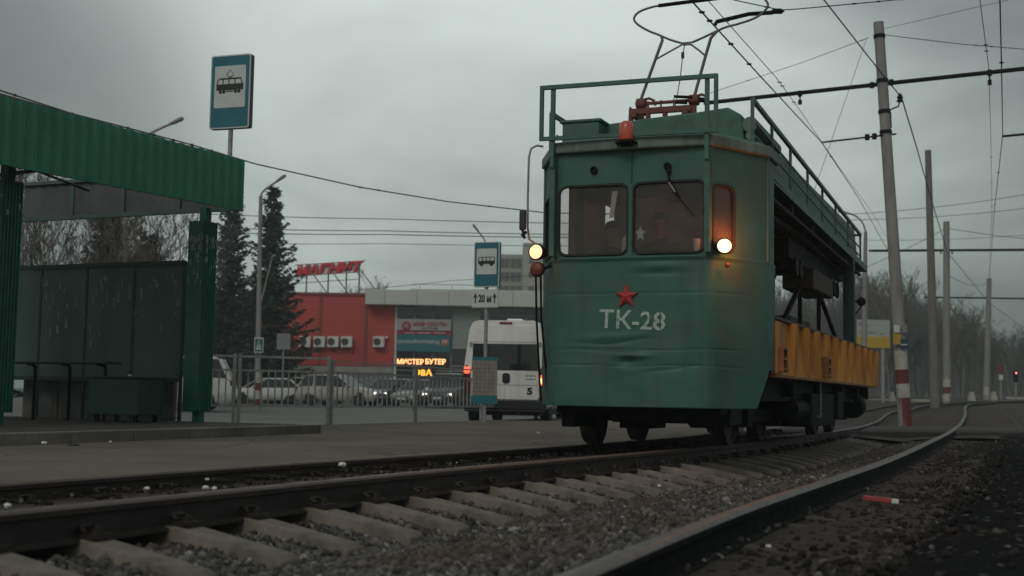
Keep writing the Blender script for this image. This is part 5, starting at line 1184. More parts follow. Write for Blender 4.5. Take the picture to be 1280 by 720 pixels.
# lettered sign on its roof truss
A, B = qp(367.5, 345, SY+3), qp(449, 341, SY+2.0)
rs = thing('roof_sign', 'big red slanted letters on a steel truss above the red shop', 'sign', A, math.atan2(B.y-A.y, B.x-A.x))
Lw = (B-A).length; hS = 14*SY/F; tiltz = (qp(449, 341, SY).z-qp(367.5, 345, SY).z)/Lw
Mt = Matrix.Identity(4); Mt[2][0] = tiltz
let_red = mat('letter_red', (.60, .028, .05), .4, var=.08)
word = 'МАГНИТ'; ws = [1.12, 1, .85, 1, 1.04, .92]; tw_ = sum(ws); xx = 0
for ch, w in zip(word, ws):
    wid = Lw*w/tw_; t_ = text(ch, 1, let_red, rs, Mt @ frame_xz((xx+wid/2+.2, 0, hS/2)) @ Matrix(((1, .32, 0, 0), (0, 1, 0, 0), (0, 0, 1, 0), (0, 0, 0, 1))), 'letter', extrude=.09, fit=(wid*.97, hS), bold=.05); xx += wid
m = MB(); m.add([(.25, .13, .08), (Lw-.1, .13, .08+tiltz*Lw), (Lw+.15, .13, hS-.06+tiltz*Lw), (.5, .13, hS-.06)], [(0, 1, 2, 3)]); bk_ = m.build('backing_panel', sign_white, rs); so = bk_.modifiers.new('thick', 'SOLIDIFY'); so.thickness = .03
m = MB(); m.bar((.0, .16, hS+.02), (Lw+.4, .16, hS+.02+tiltz*Lw), .07); m.bar((-.1, .16, .0), (Lw, .16, tiltz*Lw), .07); m.bar((0, .16, -.55), (Lw, .16, -.55+tiltz*Lw), .05)
zroof = zR-A.z
for x in (.95, 2.7, 4.15, Lw-.05): m.bar((x, .2, zroof), (x, .2, hS), .09); 
for x in (1.2, 2.9, Lw+.05): m.bar((x, .25, hS*.55), (x+1.25, 1.9, zroof), .06)
m.build('truss', mat('truss_grey', (.10, .10, .10), .6), rs)

# dark brown shed left of the shop and apartment block behind
m = MB(); a, b = qp(180, 470, 84), qp(303, 374, 84); m.b2(a.x, b.x, 0, 6, -1, b.z); shd = thing('shed', 'dark brown shed behind the spruces, left of the red shop', 'shed', (0, 84, 0)); m.build('wall', mat('shed_brown', (.060, .044, .040), .8, var=.15, vs=.5), shd)
m = MB(); m.b2(a.x-.2, b.x+.2, -.25, 6.2, b.z, b.z+.2); m.build('roof', mat('shed_roof', (.05, .045, .042), .8), shd)
AY = 230; ap_ = thing('apartment_block', 'pale grey apartment block rising behind the shop canopy by the tram', 'apartment block', (0, AY, 0))
xa, xb, xc = qp(621, 330, AY).x, qp(653, 330, AY).x, qp(700, 330, AY).x; za, zb3 = qp(640, 318, AY).z, qp(665, 307, AY).z
pan = mat('panel_wall', (.36, .335, .30), .8, var=.1, vs=.15); m = MB(); m.b2(xa, xb, 0, 14, -2, za); m.build('wall', pan, ap_)
m = MB(); m.b2(xb+.05, xc, -4, 14, -2, zb3); m.build('stair_tower', mat('panel_wall_light', (.40, .37, .325), .8, var=.1, vs=.15), ap_)
for r_ in range(6):
    for c in range(2):
        x = qp((630.5, 645)[c], 330, AY).x; z = qp(640, 329+r_*17, AY).z; m = MB(); m.b2(x-.95, x+.95, -.06, .02, z-.85, z+.85); w = m.build('window', mat('flat_glass', (.09, .09, .088), .3), ap_)
        m = MB(); m.b2(x-.04, x+.04, -.08, -.06, z-.85, z+.85); m.b2(x-1.0, x+1.0, -.1, -.0, z-.95, z-.86); m.build('frame', pan, w)
for r_ in range(6):
    m = MB(); x = qp(664, 330, AY).x; z = qp(664, 329+r_*17, AY).z; m.b2(x-.5, x+.5, -4.05, -3.95, z-.5, z+.5); m.build('window', mat('flat_glass', (.06, .06, .062), .3), ap_)

# ================================================================== trees
bark = mat('bark', (.075, .066, .060), .9, var=.35, vs=6); birch = mat('birch_bark', (.20, .19, .18), .85, var=.3, vs=4, dirt=(.04, .037, .035), dirt_amt=.8, ds=3)
twig_m = mat('twig_brown', (.125, .103, .096), .9, var=.3, vs=3); needle = mat('spruce_needle', (.052, .058, .052), .85, var=.5, vs=1.6, dirt=(.05, .048, .040), dirt_amt=.5, ds=1)
def spruce(label, base, H, Rb, seed, lean=0):
    r_ = random.Random(seed); o = thing('spruce', label, 'tree', base)
    m = MB(); m.tube([(0, 0, -.2), (lean*.5, 0, H*.5), (lean, 0, H*.99)], [.22, .12, .02], 8); m.build('trunk', bark, o)
    vs = []; fs = []
    z = H*.06
    while z < H*.985:
        t = z/H; rad = Rb*(1-t)**.95*(.55+.62*r_.random())+.13
        nb = max(4, int(7*(1-t)+4))
        a0 = r_.random()*6.28
        for b in range(nb):
            if r_.random() < .16: continue
            a = a0+6.283*b/nb+r_.uniform(-.3, .3); Lb = rad*r_.uniform(.55, 1.18); dr = -.30*(1-t)+.25*t; up = r_.uniform(.16, .42)
            ns = max(5, int(Lb*7)); d = Vector((math.cos(a), math.sin(a), 0)); sd_ = Vector((-d.y, d.x, 0))
            for i in range(ns):
                u_ = (i+.6)/ns; P = Vector((lean*t, 0, z))+d*(Lb*u_)+Vector((0, 0, dr*Lb*u_+up*Lb*u_*u_*1.3))
                wd = .30*(1-u_*.75)*min(1, Lb)+.06
                for q in range(8):
                    c = P+sd_*r_.uniform(-wd, wd)+Vector((0, 0, r_.uniform(-.10, .05))); ln = r_.uniform(.14, .30); dd = (d*r_.uniform(.3, 1)+sd_*r_.uniform(-.8, .8)+Vector((0, 0, r_.uniform(-.6, .35)))).normalized()*ln
                    ww = dd.cross(Vector((r_.random()-.5, r_.random()-.5, r_.random()))).normalized()*r_.uniform(.03, .07); n = len(vs)
                    vs += [c-ww, c+ww, c+dd*.7+ww*.8, c+dd*1.15, c+dd*.7-ww*.8]; fs.append((n, n+1, n+2, n+3, n+4))
        z += r_.uniform(.16, .30)*(1 if H > 6 else .7)
    m = MB(); m.add(vs, fs); m.build('foliage', needle, o, fix=False); return o
def bare_mesh(H, seed, levels=4, spread=.5, r0=None, clear=.35, nbr=(7, 5, 4, 4), wthin=.008, multi=1):
    r_ = random.Random(seed); tr = MB(); tw = MB()
    def grow(P, d, L, rad, lv):
        n = 4 if lv == 0 else 3; pts = [P]; c = Vector(P); dd = Vector(d)
        for i in range(n):
            dd = (dd+Vector((r_.gauss(0, .09), r_.gauss(0, .09), r_.gauss(.05 if lv else 0, .05)))).normalized(); c = c+dd*(L/n); pts.append(c.copy())
        rr = [max(wthin, rad*(1-.8*i/n)) for i in range(n+1)]
        (tr if lv < 2 else tw).tube(pts, rr, 6 if lv == 0 else (4 if lv == 1 else 3), cap=False)
        if lv >= levels: return
        for _ in range(nbr[min(lv, len(nbr)-1)]):
            t = r_.uniform(clear if lv == 0 else .2, 1); f = t*n; i = min(n-1, int(f)); q = pts[i].lerp(pts[i+1], f-i); ax = dd.orthogonal().normalized(); ax.rotate(Matrix.Rotation(r_.random()*6.283, 3, dd))
            nd = (dd*(1-spread*.6)+ax*spread*r_.uniform(.7, 1.3)+Vector((0, 0, .22))).normalized(); grow(q, nd, L*r_.uniform(.30, .52)*(1.25-.5*t if lv == 0 else 1), rad*(1-.75*t)*.55, lv+1)
    for k in range(multi):
        a = 6.283*k/multi; grow(Vector((0, 0, -.2)), Vector((.28*math.cos(a)*(multi > 1), .28*math.sin(a)*(multi > 1), 1)).normalized(), H, r0 or H*.014, 0)
    return tr, tw
def bare(label, base, H, seed, trunk=bark, group=None, **k):
    o = thing('bare_tree', label, 'tree', base, 0, group); a, b = bare_mesh(H, seed, **k); a.build('trunk', trunk, o, smooth_=60, fix=False); b.build('crown', twig_m, o, fix=False); return o
b_ = at(334, 492, 76); spruce('tall dark spruce whose tip meets the street lamp arm', (b_.x, 76, -.2), 13.2, 3.2, 21, .0)
b_ = at(283, 492, 79); spruce('dark spruce directly right of the green shelter post', (b_.x, 79, -.2), 13.6, 3.0, 22)
b_ = at(128, 492, 46); spruce('broad dark spruce seen through the shelter gap', (b_.x, 46, -.2), 8.3, 2.4, 23)
b_ = at(178, 492, 50); spruce('smaller spruce behind the grey pole in the shelter gap', (b_.x, 50, -.2), 6.9, 1.7, 24)
b_ = at(222, 492, 56); spruce('thin spruce next to the shelter post, behind the board', (b_.x, 56, -.2), 6.6, 1.3, 25)
for px, Y, H, sd_, mult, lb in ((52, 38, 5.6, 31, 3, 'bare tree with crossing stems at the left end of the shelter gap'), (112, 36, 5.3, 32, 3, 'pale forked bare tree in front of the broad spruce'), (78, 44, 6.0, 36, 2, 'thin bare tree left of the broad spruce, further back'), (205, 52, 7.2, 33, 2, 'bare birch between the grey pole and the shelter post'), (240, 60, 6.6, 34, 2, 'bare tree mostly hidden by the right shelter post'), (193, 62, 9.6, 35, 1, 'tall bare tree whose twigs top the shelter fascia')):
    b_ = at(px, 492, Y); bare(lb, (b_.x, Y, -.2), H, sd_, birch, nbr=(10, 6, 5, 4), multi=mult, wthin=.0065, r0=.085)
# behind the shop roof
for px, H, sd_, lb in ((376, 8.0, 41, 'bare tree crown under the first letters of the roof sign'), (405, 7.6, 42, 'bare tree crown under the middle of the roof sign'), (432, 8.2, 43, 'bare tree crown behind the right roof sign posts'), (470, 9.0, 44, 'bare tree crown right of the roof sign, above the canopy'), (446, 8.4, 45, 'bare tree crown behind the last roof sign letter')):
    b_ = at(px, 492, 125); bare(lb, (b_.x, 125, 0), H, sd_, bark, nbr=(12, 6, 5, 4), wthin=.011, spread=.62)
# the wood right of the tracks
proto = []
for k in range(6):
    H = (13, 14.5, 12, 15, 13.5, 11)[k]; proto.append(bare_mesh(H, 60+k, nbr=(13, 6, 5, 3), wthin=.018, spread=.46, clear=.3, r0=.15))
wl_ = 'leafless birch in the wood beyond the tracks'; first = {}
r3 = random.Random(5)
def wood_top(px):      # skyline of the wood, photo pixels
    return interp([(900, 400), (980, 385), (1060, 378), (1085, 372), (1120, 385), (1150, 392), (1175, 402), (1195, 404), (1215, 412), (1235, 428), (1255, 425), (1270, 436), (1300, 452), (1360, 462), (1480, 470)], px)
cnt = 0
for i in range(150):
    px = r3.uniform(930, 1430) if i > 45 else r3.uniform(1070, 1300); Y = r3.uniform(132, 200); b_ = at(px, 490, Y); zt_w = at(px, wood_top(px)+r3.uniform(-6, 22), Y).z; zb_w = slope(b_.x, Y)-.2
    k = r3.randrange(6); Hn = (13, 14.5, 12, 15, 13.5, 11)[k]; sc = max(.4, (zt_w-zb_w)/(Hn*1.02))
    if k not in first:
        o = thing('bare_birch', wl_, 'tree', (0, 0, 0), 0, 'leafless trees of the far wood'); proto[k][0].build('trunk', birch if k % 2 else bark, o, fix=False); proto[k][1].build('crown', twig_m, o, fix=False); first[k] = o
    else: o = copy_tree(first[k])
    o.location = (b_.x, Y, zb_w); o.rotation_euler = (0, 0, r3.uniform(0, 6.28)); o.scale = (sc*1.1, sc*1.1, sc)
# undergrowth and the deeper wood, one mass
vs = []; fs = []; r4 = np.random.default_rng(9)
for i in range(52000):
    px = r4.uniform(880, 1480); Y = r4.uniform(150, 240); b_ = at(px, 490, Y); zt_w = at(px, wood_top(px)+12, Y).z; z0 = slope(b_.x, Y)-.2; t = r4.random()**.8
    z = z0+(zt_w-z0)*t; L = r4.uniform(.5, 2.2); w = r4.uniform(.012, .04); dx, dy, dz = r4.normal(0, .35), r4.normal(0, .2), 1; n = len(vs)
    vs += [(b_.x-w, Y, z), (b_.x+w, Y, z), (b_.x+dx*L, Y+dy*L, z+dz*L*.8)]; fs.append((n, n+1, n+2))
m = MB(); m.add(vs, fs); tag(m.build('far_wood', twig_m, fix=False), 'brown mass of leafless twigs deep in the far wood', 'wood', kind='stuff')
hill = MB(); pxs = list(range(860, 1520, 12)); vs = []
for px in pxs:
    Y = 262; b_ = at(px, 490, Y); zt_w = at(px, wood_top(px)+20+6*noise.noise((px*.05, 0, 0)), Y).z; vs += [(b_.x, Y, -1), (b_.x, Y+14, max(1.5, zt_w*.8))]
hill.add(vs, [(2*i, 2*i+2, 2*i+3, 2*i+1) for i in range(len(pxs)-1)]); struct(hill.build('wooded_hill', mat('hill_brown', (.085, .072, .068), .95, var=.3, vs=.25), fix=False))

# ================================================================== poles and lamps
def pole(label, top, foot, Y, r0, r1, cat='pole', name='concrete_pole', m_=concrete, n=14):
    a = at(foot[0], foot[1], Y); b = at(top[0], top[1], Y); o = MB(); k = 8
    o.tube([a.lerp(b, i/k)-Vector((0, 0, .4 if i == 0 else 0)) for i in range(k+1)], [r0+(r1-r0)*i/k for i in range(k+1)], n); o = o.build(name, m_, smooth_=40); tag(o, label, cat); return o, a, b
def bands(par, a, b, rf, spec, name='band'):
    for t0, t1, m_ in spec:
        g = MB(); g.tube([a.lerp(b, t0), a.lerp(b, t1)], [rf(t0)+.006, rf(t1)+.006], 16); g.build(name, m_, par, smooth_=40)
paint_red = mat('band_red', (.13, .024, .024), .65, var=.25, vs=8, dirt=(.12, .05, .045), dirt_amt=.6, ds=6); paint_wh = mat('band_white', (.42, .40, .36), .7, var=.2, vs=8, dirt=(.22, .2, .18), dirt_amt=.6, ds=5)
PY1 = 31.0
p1, a1_, b1_ = pole('thick concrete pole with red and white painted foot, between the tracks', (1098, 28), (1132, 533), PY1, .155, .125)
ft = lambda y: (533-y)/(533-28)
bands(p1, a1_, b1_, lambda t: .155-.03*t, [(ft(533), ft(498), paint_red), (ft(498), ft(481), paint_wh), (ft(481), ft(463.5), paint_red), (ft(463.5), ft(440), paint_wh)], 'painted_band')
for yy in (46, 103, 142, 168): bands(p1, a1_, b1_, lambda t: .155-.03*t+.012, [(ft(yy+2.4), ft(yy-2.4), black)], 'clamp')
for (x, y, w, h, m_) in ((1121, 424, 9, 13, mat('plate_yellow', (.42, .27, .03), .6)), (1130, 429, 9, 12, mat('plate_blue', (.03, .06, .12), .6)), (1121, 411, 7, 9, sign_white), (1130, 411, 7, 10, mat('plate_grey', (.2, .2, .2), .6))):
    c = at(x, y, PY1-.22); g = MB(); k_ = PY1/F; g.box(c, (w*k_, .03, h*k_)); g.build('plate', m_, p1)
g = MB(); g.bar(at(1126, 431, PY1-.25), at(1134, 431, PY1-.25), .025); g.build('plate_mark', sign_white, p1)
PY2 = 70.0
p2, a2_, b2_ = pole('slim concrete pole with one red band, middle distance right of the thick pole', (1183, 277), (1183.5, 500), PY2, .20, .17)
f2 = lambda y: (500-y)/(500-277.)
bands(p2, a2_, b2_, lambda t: .20-.03*t, [(f2(501), f2(492), paint_wh), (f2(492), f2(484), paint_red), (f2(484), f2(474), paint_wh)], 'painted_band')
p3, a3_, b3_ = pole('tall brownish concrete pole leaning left between the thick and slim poles', (1160, 188), (1168.5, 499), 58, .21, .14, m_=mat('pole_brown', (.17, .15, .14), .85, var=.15, vs=4))
p4, a4_, b4_ = pole('farthest concrete pole with whitened foot in front of the wood', (1236.5, 348), (1233, 494), 105, .24, .20)
bands(p4, a4_, b4_, lambda t: .24-.04*t, [(0, .07, paint_wh)], 'painted_band')
# street lamps
def lamp(label, foot, top, Y, armpts, r0=.12, r1=.07, head=None, group=None):
    a, b = at(*foot, Y), at(*top, Y); o = thing('street_lamp', label, 'street lamp', a)
    g = MB(); g.tube([Vector((0, 0, -.3)), b-a], [r0, r1], 12); g.build('post', concrete if r0 > .1 else steel, o, smooth_=40)
    g = MB(); P = [b-a]+[at(x, y, Y)-a for x, y in armpts]; g.tube(cr(P, 4) if len(P) > 2 else P, .04, 8); ar = g.build('arm', steel, o, smooth_=60)
    d = (P[-1]-P[-2]).normalized(); g = MB(); g.tube([P[-1]-d*.1, P[-1]+d*.05, P[-1]+d*.32, P[-1]+d*.38], [.04, .06, .07, .03], 8); g.build('lamp_head', mat('lamp_head', (.20, .2, .2), .5), o, smooth_=60)
    return o, a, b
l1, la, lb_ = lamp('street lamp with pale slanted arm before the tallest spruce', (321.5, 508), (326, 245), 48, [(330, 238), (347, 226)])
for t0, t1, m_ in ((0, .035, paint_red), (.035, .075, paint_wh), (.075, .11, paint_red), (.11, .16, paint_wh)):
    g = MB(); g.tube([(lb_-la)*t0, (lb_-la)*t1], [.128-.05*t0, .128-.05*t1], 14); g.build('painted_band', m_, l1, smooth_=40)
g = MB(); g.bar((lb_-la)*.45+Vector((0, 0, 0)), at(341, 318, 48)-la, .035); g.build('brace', steel, l1)
cr_s = tag(MB().b2(-.5, .5, -.03, .03, -.5, .5).build('crossing_sign', mat('cross_green', (.015, .10, .10), .5)), 'small blue green pedestrian crossing sign on the red and white lamp post', 'sign'); c = at(323.7, 431.5, 47.8); cr_s.location = c; cr_s.scale = (.17*2, 1, .28*2)
w_ = MB(); w_.b2(-.5, .5, -.036, -.031, -.5, .5); w_.b2(-.44, .44, -.04, -.036, -.44, .44); w_ = w_.build('sign_rim', sign_white, cr_s); 
w_ = MB(); w_.b2(-.42, .42, -.046, -.041, -.43, .43); w_.build('sign_field', mat('cross_green', (.015, .10, .10), .5), cr_s)
w_ = MB(); w_.prism([(-.3, -.3), (.3, -.3), (0, .36)], fb, -.052, -.047); w_.build('triangle', sign_white, cr_s)
w_ = MB(); w_.prism([(-.04, -.05), (.05, -.05), (.05, .12), (-.04, .12)], fb, -.058, -.053); w_.prism([(-.1, -.26), (-.05, -.26), (.03, -.05), (-.03, -.05)], fb, -.058, -.053); w_.prism([(.12, -.26), (.07, -.26), (.0, -.05), (.05, -.05)], fb, -.058, -.053); w_.prism(circle(.01, .18, .05, 8), fb, -.058, -.053); w_.build('walking_figure', sign_black, cr_s)
lamp('street lamp behind the shelter, its arm rising above the green fascia', (154, 508), (157, 185), 38, [(163, 180), (195, 163), (215, 154)], .115, .085)
lamp('distant street lamp peeking over the bus stop sign', (612, 500), (606, 300), 62, [(603, 296), (597, 288)], .07, .04)
lamp('street lamp with swan neck arm behind the end of the tram roof', (1079, 500), (1082, 290), 60, [(1078, 278), (1068, 269), (1057, 266)], .16, .08)
g = MB(); c = at(354.5, 427, 50); k_ = 50/F; g.b2(-8.5*k_, 8.5*k_, -.02, .02, -10*k_, 10*k_); bk = g.build('road_sign', mat('sign_back', (.24, .25, .25), .6, .2, var=.15, vs=3), bevel=.01); bk.location = c; tag(bk, 'grey back of a square road sign between spruce and red shop', 'sign')
g = MB(); g.tube([(.0, .05, .3), (.0, .05, -(c.z+.1))], .035, 8); g.build('post', steel, bk)
nw = thing('round_sign', 'small red round sign far behind the railing, beside the white off-road car', 'sign', at(275, 508, 62)); k_ = 62/F
g = MB(); g.lathe([(4.5*k_, .0), (4.5*k_, .03)], (0, 0, 52*k_), 'y', 18); g.build('disc', paint_red, nw); g = MB(); g.tube([(0, .05, -.3), (0, .05, 54*k_)], .03, 8); g.build('post', steel, nw)
# billboard beyond the tram
bb_ = thing('billboard', 'white and yellow billboard seen behind the end of the orange tub', 'billboard', at(1092, 496, 88)); k_ = 88/F; zb_b = (496-435)*k_; zt_b = (496-400)*k_
g = MB(); g.b2(-20.5*k_, 20.5*k_, -.08, .05, zb_b, zt_b); bd = g.build('board', mat('board_white', (.36, .38, .37), .6, var=.06), bb_)
g = MB(); g.b2(-20.5*k_, 20.5*k_, -.10, -.082, zb_b, zb_b+14*k_); yb_ = g.build('yellow_field', mat('board_yellow', (.45, .30, .02), .6, var=.1), bd)
g = MB()
for z, x0, x1 in ((31, -19, -13), (28.5, -19, -7), (19, -18, 4), (17, 8, 12)):
    x = x0
    while x < x1: g.b2(x*k_, (x+1.1)*k_, -.09, -.0815, zb_b+z*k_-.06, zb_b+z*k_+.06); x += 1.7
g.build('faint_lettering', mat('dim_letter2', (.16, .16, .16), .6), bd)
g = MB()
for x in (-12, 12): g.b2(x*k_-.1, x*k_+.1, 0, .2, -.5, zb_b)
g.build('post', steel, bb_)
rsn = thing('round_sign', 'red round road sign with a white plate before the far wood', 'sign', at(1251.5, 497, 96)); k_ = 96/F
g = MB(); g.lathe([(5*k_, -.02), (5*k_, .02)], (0, 0, 35*k_), 'y', 20); g.build('disc', mat('dull_red', (.14, .025, .028), .6), rsn); g = MB(); g.b2(-2.5*k_, 2.5*k_, -.02, .02, 22*k_, 28*k_); g.build('plate', sign_white, rsn); g = MB(); g.tube([(0, .05, -.3), (0, .05, 38*k_)], .05, 8); g.build('post', steel, rsn)
tlg = thing('traffic_light', 'traffic light showing red at the right picture edge', 'traffic light', at(1270, 498, 90)); k_ = 90/F
g = MB(); g.b2(-2.4*k_, 2.4*k_, -.12, .12, 20*k_, 34*k_); hd = g.build('housing', black, tlg, bevel=.02); g = MB(); g.tube([(0, .0, -.3), (0, 0, 20*k_)], .07, 8); g.build('post', steel, tlg)
for i, z in enumerate((31.5, 27, 22.5)):
    g = MB(); g.lathe([(1.15*k_, 0), (.8*k_, -.05), (.001, -.06)], (0, -.12, z*k_), 'y', 14); g.build('lens', lamp_mat('signal_red', (1, .16, .14), 2.5) if i == 0 else glass_dark, hd)
for px, w, lb in ((1214.5, 5, 'whitewashed concrete block by the far rails, left of the farthest pole'), (1242, 5, 'whitewashed concrete block just right of the farthest pole'), (1115, 4, 'whitewashed block at the wood edge beside the thick pole')):
    b_ = at(px, 498, 92); k_ = 92/F; g = MB(); g.b2(-w*k_/2, w*k_/2, -.2, .2, -.3, 8*k_); g.b2(-w*k_/2-.06, w*k_/2+.06, -.24, .24, -.4, 2*k_); o = g.build('concrete_block', paint_wh, bevel=.03); o.location = b_; tag(o, lb, 'block')
fr0, fr1 = at(1072, 500.5, 97), at(1164, 501, 92); g = MB(); n_ = 12
for i in range(n_): a, b = fr0.lerp(fr1, i/n_), fr0.lerp(fr1, (i+.96)/n_); g.bar(a+Vector((0, 0, .0)), b, .12, .2)
tag(g.build('road_barrier', paint_wh), 'low pale barrier along the road at the wood edge', 'barrier')
fr0, fr1 = at(1258, 497.5, 110), at(1340, 499, 110); g = MB(); g.bar(fr0, fr1, .12, .2); tag(g.build('road_barrier', paint_wh), 'pale barrier piece at the right picture edge below the traffic light', 'barrier')

# ================================================================== overhead lines
def wire(name, label, pts, r, sag=0, group=None, n=10, cat='cable', m_=None, knots=0):
    P = [at(x, y, Y) for x, y, Y in pts]; out = []
    if name in ('contact_wire', 'messenger_wire'): d_ = P[0]-P[1]; d_.z *= .2; P.insert(0, P[0]+d_.normalized()*30)
    for i in range(len(P)-1):
        for k in range(n): t = k/n; q = P[i].lerp(P[i+1], t); q.z -= sag*4*t*(1-t)*(P[i+1]-P[i]).length/20; out.append(q)
    out.append(P[-1]); g = MB(); g.tube(out, r, 5)
    o = g.build(name, m_ or wire_m, smooth_=60); tag(o, label, cat, group)
    if knots:
        g = MB(); rr = random.Random(int(pts[0][0]))
        for k in range(knots): q = out[rr.randrange(1, len(out)-1)]; g.lathe([(.001, -.045), (r*1.7, -.02), (r*1.7, .02), (.001, .045)], q, 'x', 6)
        g.build('wire_clamp', wire_m, o)
    return o
wire('contact_wire', 'thick contact wire of the tram track, from bow collector to far poles', [(700, -190, 9.5), (867, 4, 15.2), (950, 95, 19.5), (1027, 178, 30.4), (1073, 247, 42), (1112, 317, 60), (1140, 365, 90)], .011, 0, knots=9)
wire('messenger_wire', 'thin messenger wire running above the tram contact wire', [(740, -190, 9.5), (887, 3, 15.2), (971, 98, 20), (1000, 138, 25), (1048, 208, 31), (1090, 265, 44), (1128, 330, 62)], .006, 0, knots=8)
wire('contact_wire', 'contact wire of the second track near the right picture edge', [(1247, -160, 12.5), (1250, 0, 17), (1252, 85, 22), (1253.5, 168, 31), (1243, 262, 48), (1237, 345, 72), (1236, 380, 105)], .011, 0, knots=7)
wire('messenger_wire', 'thin messenger wire left of the right-edge contact wire', [(1205, -160, 12.5), (1225, 0, 17), (1236, 85, 22), (1238.5, 170, 31), (1240, 265, 48), (1236, 345, 72)], .006, 0, knots=7)
wire('feeder_cable', 'thick feeder cable sweeping down from the top to the pole brackets', [(1000, -50, 24), (1030, 0, 26), (1106, 97, 30.6), (1127, 122, 31)], .016, .0)
wire('feeder_cable', 'feeder cable sagging from the thick pole to the farthest pole', [(1127, 122, 31), (1146, 185, 38), (1162, 242, 47), (1184, 315, 68), (1236, 378, 104), (1290, 418, 130)], .018, .0)
wire('span_wire', 'span wire from the thick pole head leftwards past the bow collector', [(873, 121, 35), (1000, 79, 33), (1086, 47, 31)], .008, .02, knots=2)
wire('span_wire', 'span wire from the thick pole head to the right picture edge', [(1101, 43, 31), (1200, 55, 30.5), (1300, 63, 30)], .010, .0, knots=3)
wire('span_wire', 'thin wire rising from the thick pole head to the upper right', [(1100, 37, 31), (1260, 0, 30), (1320, -14, 29.6)], .006, .0)
wire('stay_wire', 'thin stay wire slanting down left from the thick pole head', [(1083, 49, 31), (1022, 226, 30), (1000, 290, 29.6)], .006, 0)
wire('span_wire', 'knotted span wire crossing the top edge beside the bow collector', [(880, -12, 17.2), (918, 0, 17.2), (976, 12.5, 17.4), (1000, 11, 17.6), (1075, 4, 18.2), (1150, -3, 19)], .008, 0, knots=6)
P = [at(*p, 17.2) for p in ((894, 31), (896, 27), (936, 17.5), (967, 15.5))]; g = MB(); g.tube(P, .03, 7); g.lathe([(.001, -.1), (.04, -.05), (.04, .05), (.001, .1)], at(972, 14, 17.3), 'x', 8); tag(g.build('registration_arm', black, smooth_=50), 'short dark registration arm holding the wire by the bow collector', 'arm')
# cross pipes
def pipe(label, A, B, r, parts=()):
    a, b = at(*A), at(*B); g = MB(); g.tube([a, b], r, 10); o = g.build('cross_pipe', black, smooth_=50); tag(o, label, 'pipe')
    for x, y, Y, h in parts:
        c = at(x, y, Y); g = MB(); g.lathe([(.02, -h), (.05, -h), (.05, -h*.6), (.02, -h*.55), (.02, .06), (.06, .07), (.06, -.07)], c, 'z', 8); g.build('insulator', black, o)
    return o
pipe('thick dark cross pipe on the striped pole, over both tracks', (880, 129, 33), (1330, 80.5, 30.1), .055, [(1000, 117, 32, .28), (1090, 106.5, 31.3, .05), (1114, 103, 31, .05), (1237, 91, 30.4, .3)])
pipe('dark cross pipe on the slim pole of the middle distance', (1086, 313.5, 72), (1330, 312, 69), .07, [(1176, 313, 70, .2), (1190, 313, 70, .2)])
pipe('dark cross pipe on the farthest pole before the wood', (1155, 371.5, 106), (1330, 374, 104), .07)
pipe('short bracket pipe toward the wire above the right picture edge', (1252.5, 170.5, 31), (1330, 163, 30.5), .03)
pipe('registration arm reaching from the striped pole to the tram contact wire', (1027, 178, 30.6), (1120, 167.5, 31), .022, [(1084, 171.5, 30.9, .06), (1093, 170.5, 30.9, .06)])
g = MB(); c = at(1125, 122, 31); g.lathe([(.02, -.12), (.09, -.1), (.05, -.02), (.08, .0), (.03, .1)], c, 'z', 10); g.tube([at(1113, 137, 31), at(1123, 133, 31), at(1125, 124, 31)], .02, 6); g.tube([at(1113, 140, 31), at(1114, 160, 31)], .02, 6); tag(g.build('cable_bracket', black, smooth_=50), 'insulator bracket carrying the feeder cable on the striped pole', 'insulator')
# lines behind, right
for i, (A, B, lb) in enumerate((((1060, 268, 62), (1300, 240, 66), 'thin line crossing the sky above the slim pole, upper one'), ((1060, 275, 66), (1300, 258, 70), 'thin line crossing the sky above the slim pole, lower one'), ((1080, 335, 75), (1183, 285, 70), 'thin stay line from the slim pole top down left'), ((1183, 285, 70), (1300, 300, 68), 'thin stay line from the slim pole top to the right'), ((1080, 300, 90), (1300, 292, 92), 'faint line low over the wood beside the slim pole'), ((1183, 342, 70), (1236, 352, 104), 'thin line between slim pole and farthest pole'))):
    wire('overhead_line', lb, [A, B], .014, .25)
# lines at left
wire('overhead_cable', 'thick twisted cable falling from the shelter fascia to the tram cab', [(-60, 95, 27), (0, 113, 28), (90, 142, 29.5), (160, 160, 31), (240, 181, 33), (320, 205, 35), (450, 234, 38), (560, 252, 41), (683, 266, 44), (800, 268, 50), (900, 262, 58)], .020, .0, knots=12)
wire('overhead_cable', 'thin cable close above the shelter fascia edge', [(-60, 100, 30), (0, 118, 31), (100, 147, 33), (200, 172, 35)], .009, .0)
for i, (y0, y1, lb, r_) in enumerate(((267, 280, 'upper faint power line between spruce and bus stop sign', .022), (284, 293, 'middle power line passing the tall spruce', .024), (290, 296, 'power line just below the middle one', .026), (303, 306, 'lowest faint power line above the shop sign', .016), (329, 322, 'thin line low over the shop canopy, rising to the right', .014))):
    wire('overhead_line', lb, [(250 if i < 4 else 452, y0 if i < 4 else 362, 70), (480 if i < 4 else 560, (y0+y1)/2 if i < 4 else 351, 70), (905, y1 if i < 4 else 325, 70)], r_, .1)

